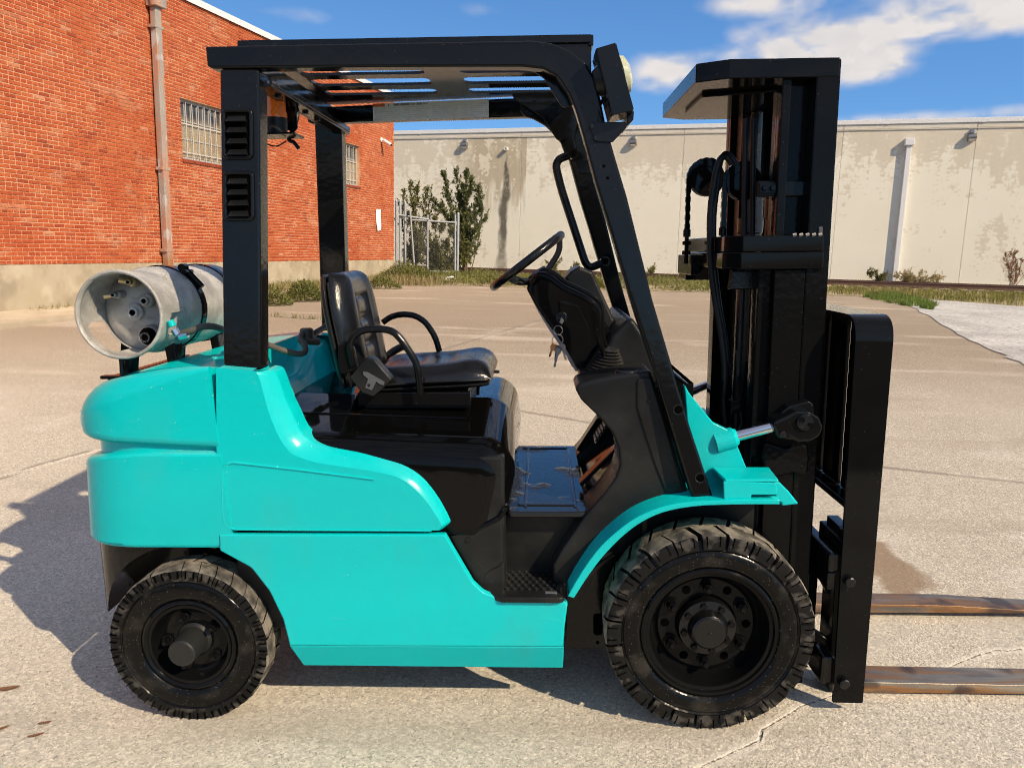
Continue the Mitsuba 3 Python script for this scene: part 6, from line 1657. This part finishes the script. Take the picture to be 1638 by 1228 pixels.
# collar ring with hand holes: wall between two radii, pieces left out where the holes are
def collar(r0, r1, y0, y1, holes, n=144):
    out = []
    ang = np.linspace(0, 2 * math.pi, n + 1)
    ny = 26; ys = np.linspace(y0, y1, ny + 1)
    def inside(a, y):
        for (ac, da, yc, dy) in holes:
            u = (a - ac + math.pi) % (2 * math.pi) - math.pi
            if (abs(u) / da) ** 5 + (abs(y - yc) / dy) ** 5 < 1: return True
        return False
    keep = np.array([[not inside((ang[i] + ang[i + 1]) / 2, (ys[j] + ys[j + 1]) / 2) for j in range(ny)] for i in range(n)])
    def P(r, i, j): return (tx + r * math.cos(ang[i]), ys[j], tz + r * math.sin(ang[i]))
    v, f = [], []
    def quad(*ps):
        k = len(v); v.extend(ps); f.append((k, k + 1, k + 2, k + 3))
    for i in range(n):
        for j in range(ny):
            if not keep[i, j]: continue
            quad(P(r1, i, j), P(r1, i + 1, j), P(r1, i + 1, j + 1), P(r1, i, j + 1)); quad(P(r0, i, j + 1), P(r0, i + 1, j + 1), P(r0, i + 1, j), P(r0, i, j))
            for (di, dj, e) in ((1, 0, 0), (-1, 0, 1), (0, 1, 2), (0, -1, 3)):
                a_, b_ = (i + di) % n, j + dj
                if 0 <= b_ < ny and keep[a_, b_]: continue
                if e == 0: quad(P(r0, i + 1, j), P(r0, i + 1, j + 1), P(r1, i + 1, j + 1), P(r1, i + 1, j))
                elif e == 1: quad(P(r1, i, j), P(r1, i, j + 1), P(r0, i, j + 1), P(r0, i, j))
                elif e == 2: quad(P(r1, i, j + 1), P(r1, i + 1, j + 1), P(r0, i + 1, j + 1), P(r0, i, j + 1))
                else: quad(P(r0, i, j), P(r0, i + 1, j), P(r1, i + 1, j), P(r1, i, j))
    return M(np.array(v), f)
TC('collar', collar(.138, .142, .205, .395, [(math.radians(-16), .30, .325, .052), (math.radians(222), .50, .30, .062)]), 'tank_aluminium', 35)
TC('collar_rim', lathe([(.136, .012), (.139, .002), (.145, 0), (.149, .004), (.150, .012), (.147, .022), (.143, .028), (.138, .024), (.136, .012)], 96, 'y', (tx, .198, tz)), 'tank_aluminium', True)
for i, (dx, dz, r, l, mat) in enumerate([(-.005, -.0, .030, .025, 'tank_aluminium'), (.042, .040, .024, .03, 'tank_aluminium'), (-.052, .062, .014, .045, 'steel_grey'), (.0, .105, .016, .04, 'brass'), (.050, -.082, .034, .05, 'steel_grey')]):
    c = np.array([tx + dx, .335, tz + dz])
    TC('valve', cat(disc(c, r, l), disc(c - [0, l, 0], r * .62, l * .45)), mat, 35)
    add(GC + '__valve_bore' if True else '', disc(c - [0, l * 1.45, 0], r * .34, .0015), 'dark_void')
TC('gauge', cat(disc((tx + .062, .30, tz - .078), .038, .035), ), 'steel_grey')
TC('gauge_dial', disc((tx + .062, .2645, tz - .078), .030, .002), 'dark_void')
TC('relief_valve', rod((tx - .052, .285, tz + .062), (tx - .085, .275, tz + .055), .009, 10), 'brass'); TC('relief_valve', rod((tx, .29, tz + .105), (tx - .03, .275, tz + .112), .010, 10), 'brass')
(qx, qz), = [(-1.7637,1.2989)]
q1, q2, q3 = [(-1.7951,0.25,1.3257),(-1.7825,0.25,1.296),(-1.7674,0.25,1.2704)]
TC('coupling_knob', rod(q1, np.array(q1) * .35 + np.array(q2) * .65, .0125, 14), 'teal_paint', 40, label='turquoise knob of the hose coupling')
TC('coupling', cat(rod(q2, np.array(q2) * .3 + np.array(q3) * .7, .014, 8), rod(q3, np.array(q3) + [.03, .0, .008], .011, 10)), 'chrome', 30)
for y in (.495, .80):
    st_ = TC('strap', lathe([(tr + .001, 0), (tr + .005, .0), (tr + .005, .036), (tr + .001, .036)], 72, 'y', (tx, y, tz)), 'black_paint', 30)
    if y < .6:
        a_ = math.radians(42); c = np.array([tx + (tr + .012) * math.cos(a_), y + .018, tz + (tr + .012) * math.sin(a_)]); tg = np.array([-math.sin(a_), 0, math.cos(a_)])
        add(st_ + '__latch', cat(rod(c - tg * .045, c + tg * .045, .011, 8), rod(c + tg * .03 - [0, .03, 0], c + tg * .03 + [0, .03, 0], .009, 10), disc(c + tg * .052 - [0, .018, 0], .014, .036, (0, 1, 0))), 'black_gloss', 30)

# ================================================================== key bunch in the ignition
KB = 'key_bunch'
tag(KB, 'bunch of keys on a split ring hanging from the ignition', 'keys')
k0 = np.array([kx, .415, kz])
def circ(c, r, ax, n=20):
    ax = np.asarray(ax, float) / np.linalg.norm(ax); u = np.cross(ax, [0, 0, 1.0]); u /= np.linalg.norm(u); w = np.cross(ax, u)
    return [c + r * (math.cos(t) * u + math.sin(t) * w) for t in np.linspace(0, 2 * math.pi, n + 1)[:-1]]
add(KB + '__ring', tube(circ(k0 - [.012, 0, .042], .016, (.3, 1, .1)), .0013, 6, closed=True), 'steel_grey', 40)
add(KB + '__ring', tube(circ(k0 - [.014, 0, .078], .021, (-.4, 1, .1)), .0014, 6, closed=True), 'steel_grey', 40)
def key_mesh(c, L, a, tw):
    P = [(-.009, 0), (-.012, -.012), (-.007, -.022), (-.004, -.026), (-.004, -L + .004), (0, -L), (.004, -L + .005), (.004, -L + .012), (.002, -L + .016), (.004, -L + .020), (.004, -.026), (.007, -.022), (.012, -.012), (.009, 0)]
    m = slab(P, -.0012, .0012, 0); v = np.array(m.vertices)
    R_ = trimesh.transformations.rotation_matrix(a, (0, 1, 0))[:3, :3] @ trimesh.transformations.rotation_matrix(tw, (0, 0, 1))[:3, :3]
    return trimesh.Trimesh(v @ R_.T + c, m.faces, process=False)
for i, (dx, dz, L, a, tw, mat) in enumerate([(-.016, -.095, .062, .10, .3, 'dull_steel'), (.000, -.092, .060, -.28, -.2, 'steel_grey'), (-.026, -.090, .050, .35, .6, 'dull_brass'), (-.010, -.105, .070, .22, -.5, 'dull_steel')]):
    add(KB + '__key', key_mesh(k0 + [dx, -.004 * i, dz], L, a, tw), mat, False)
add(KB + '__ignition_key', slab([(kx - .008, kz - .014), (kx + .002, kz - .020), (kx + .008, kz - .006), (kx - .002, kz + .004)], .400, .431, .001), 'dull_steel')
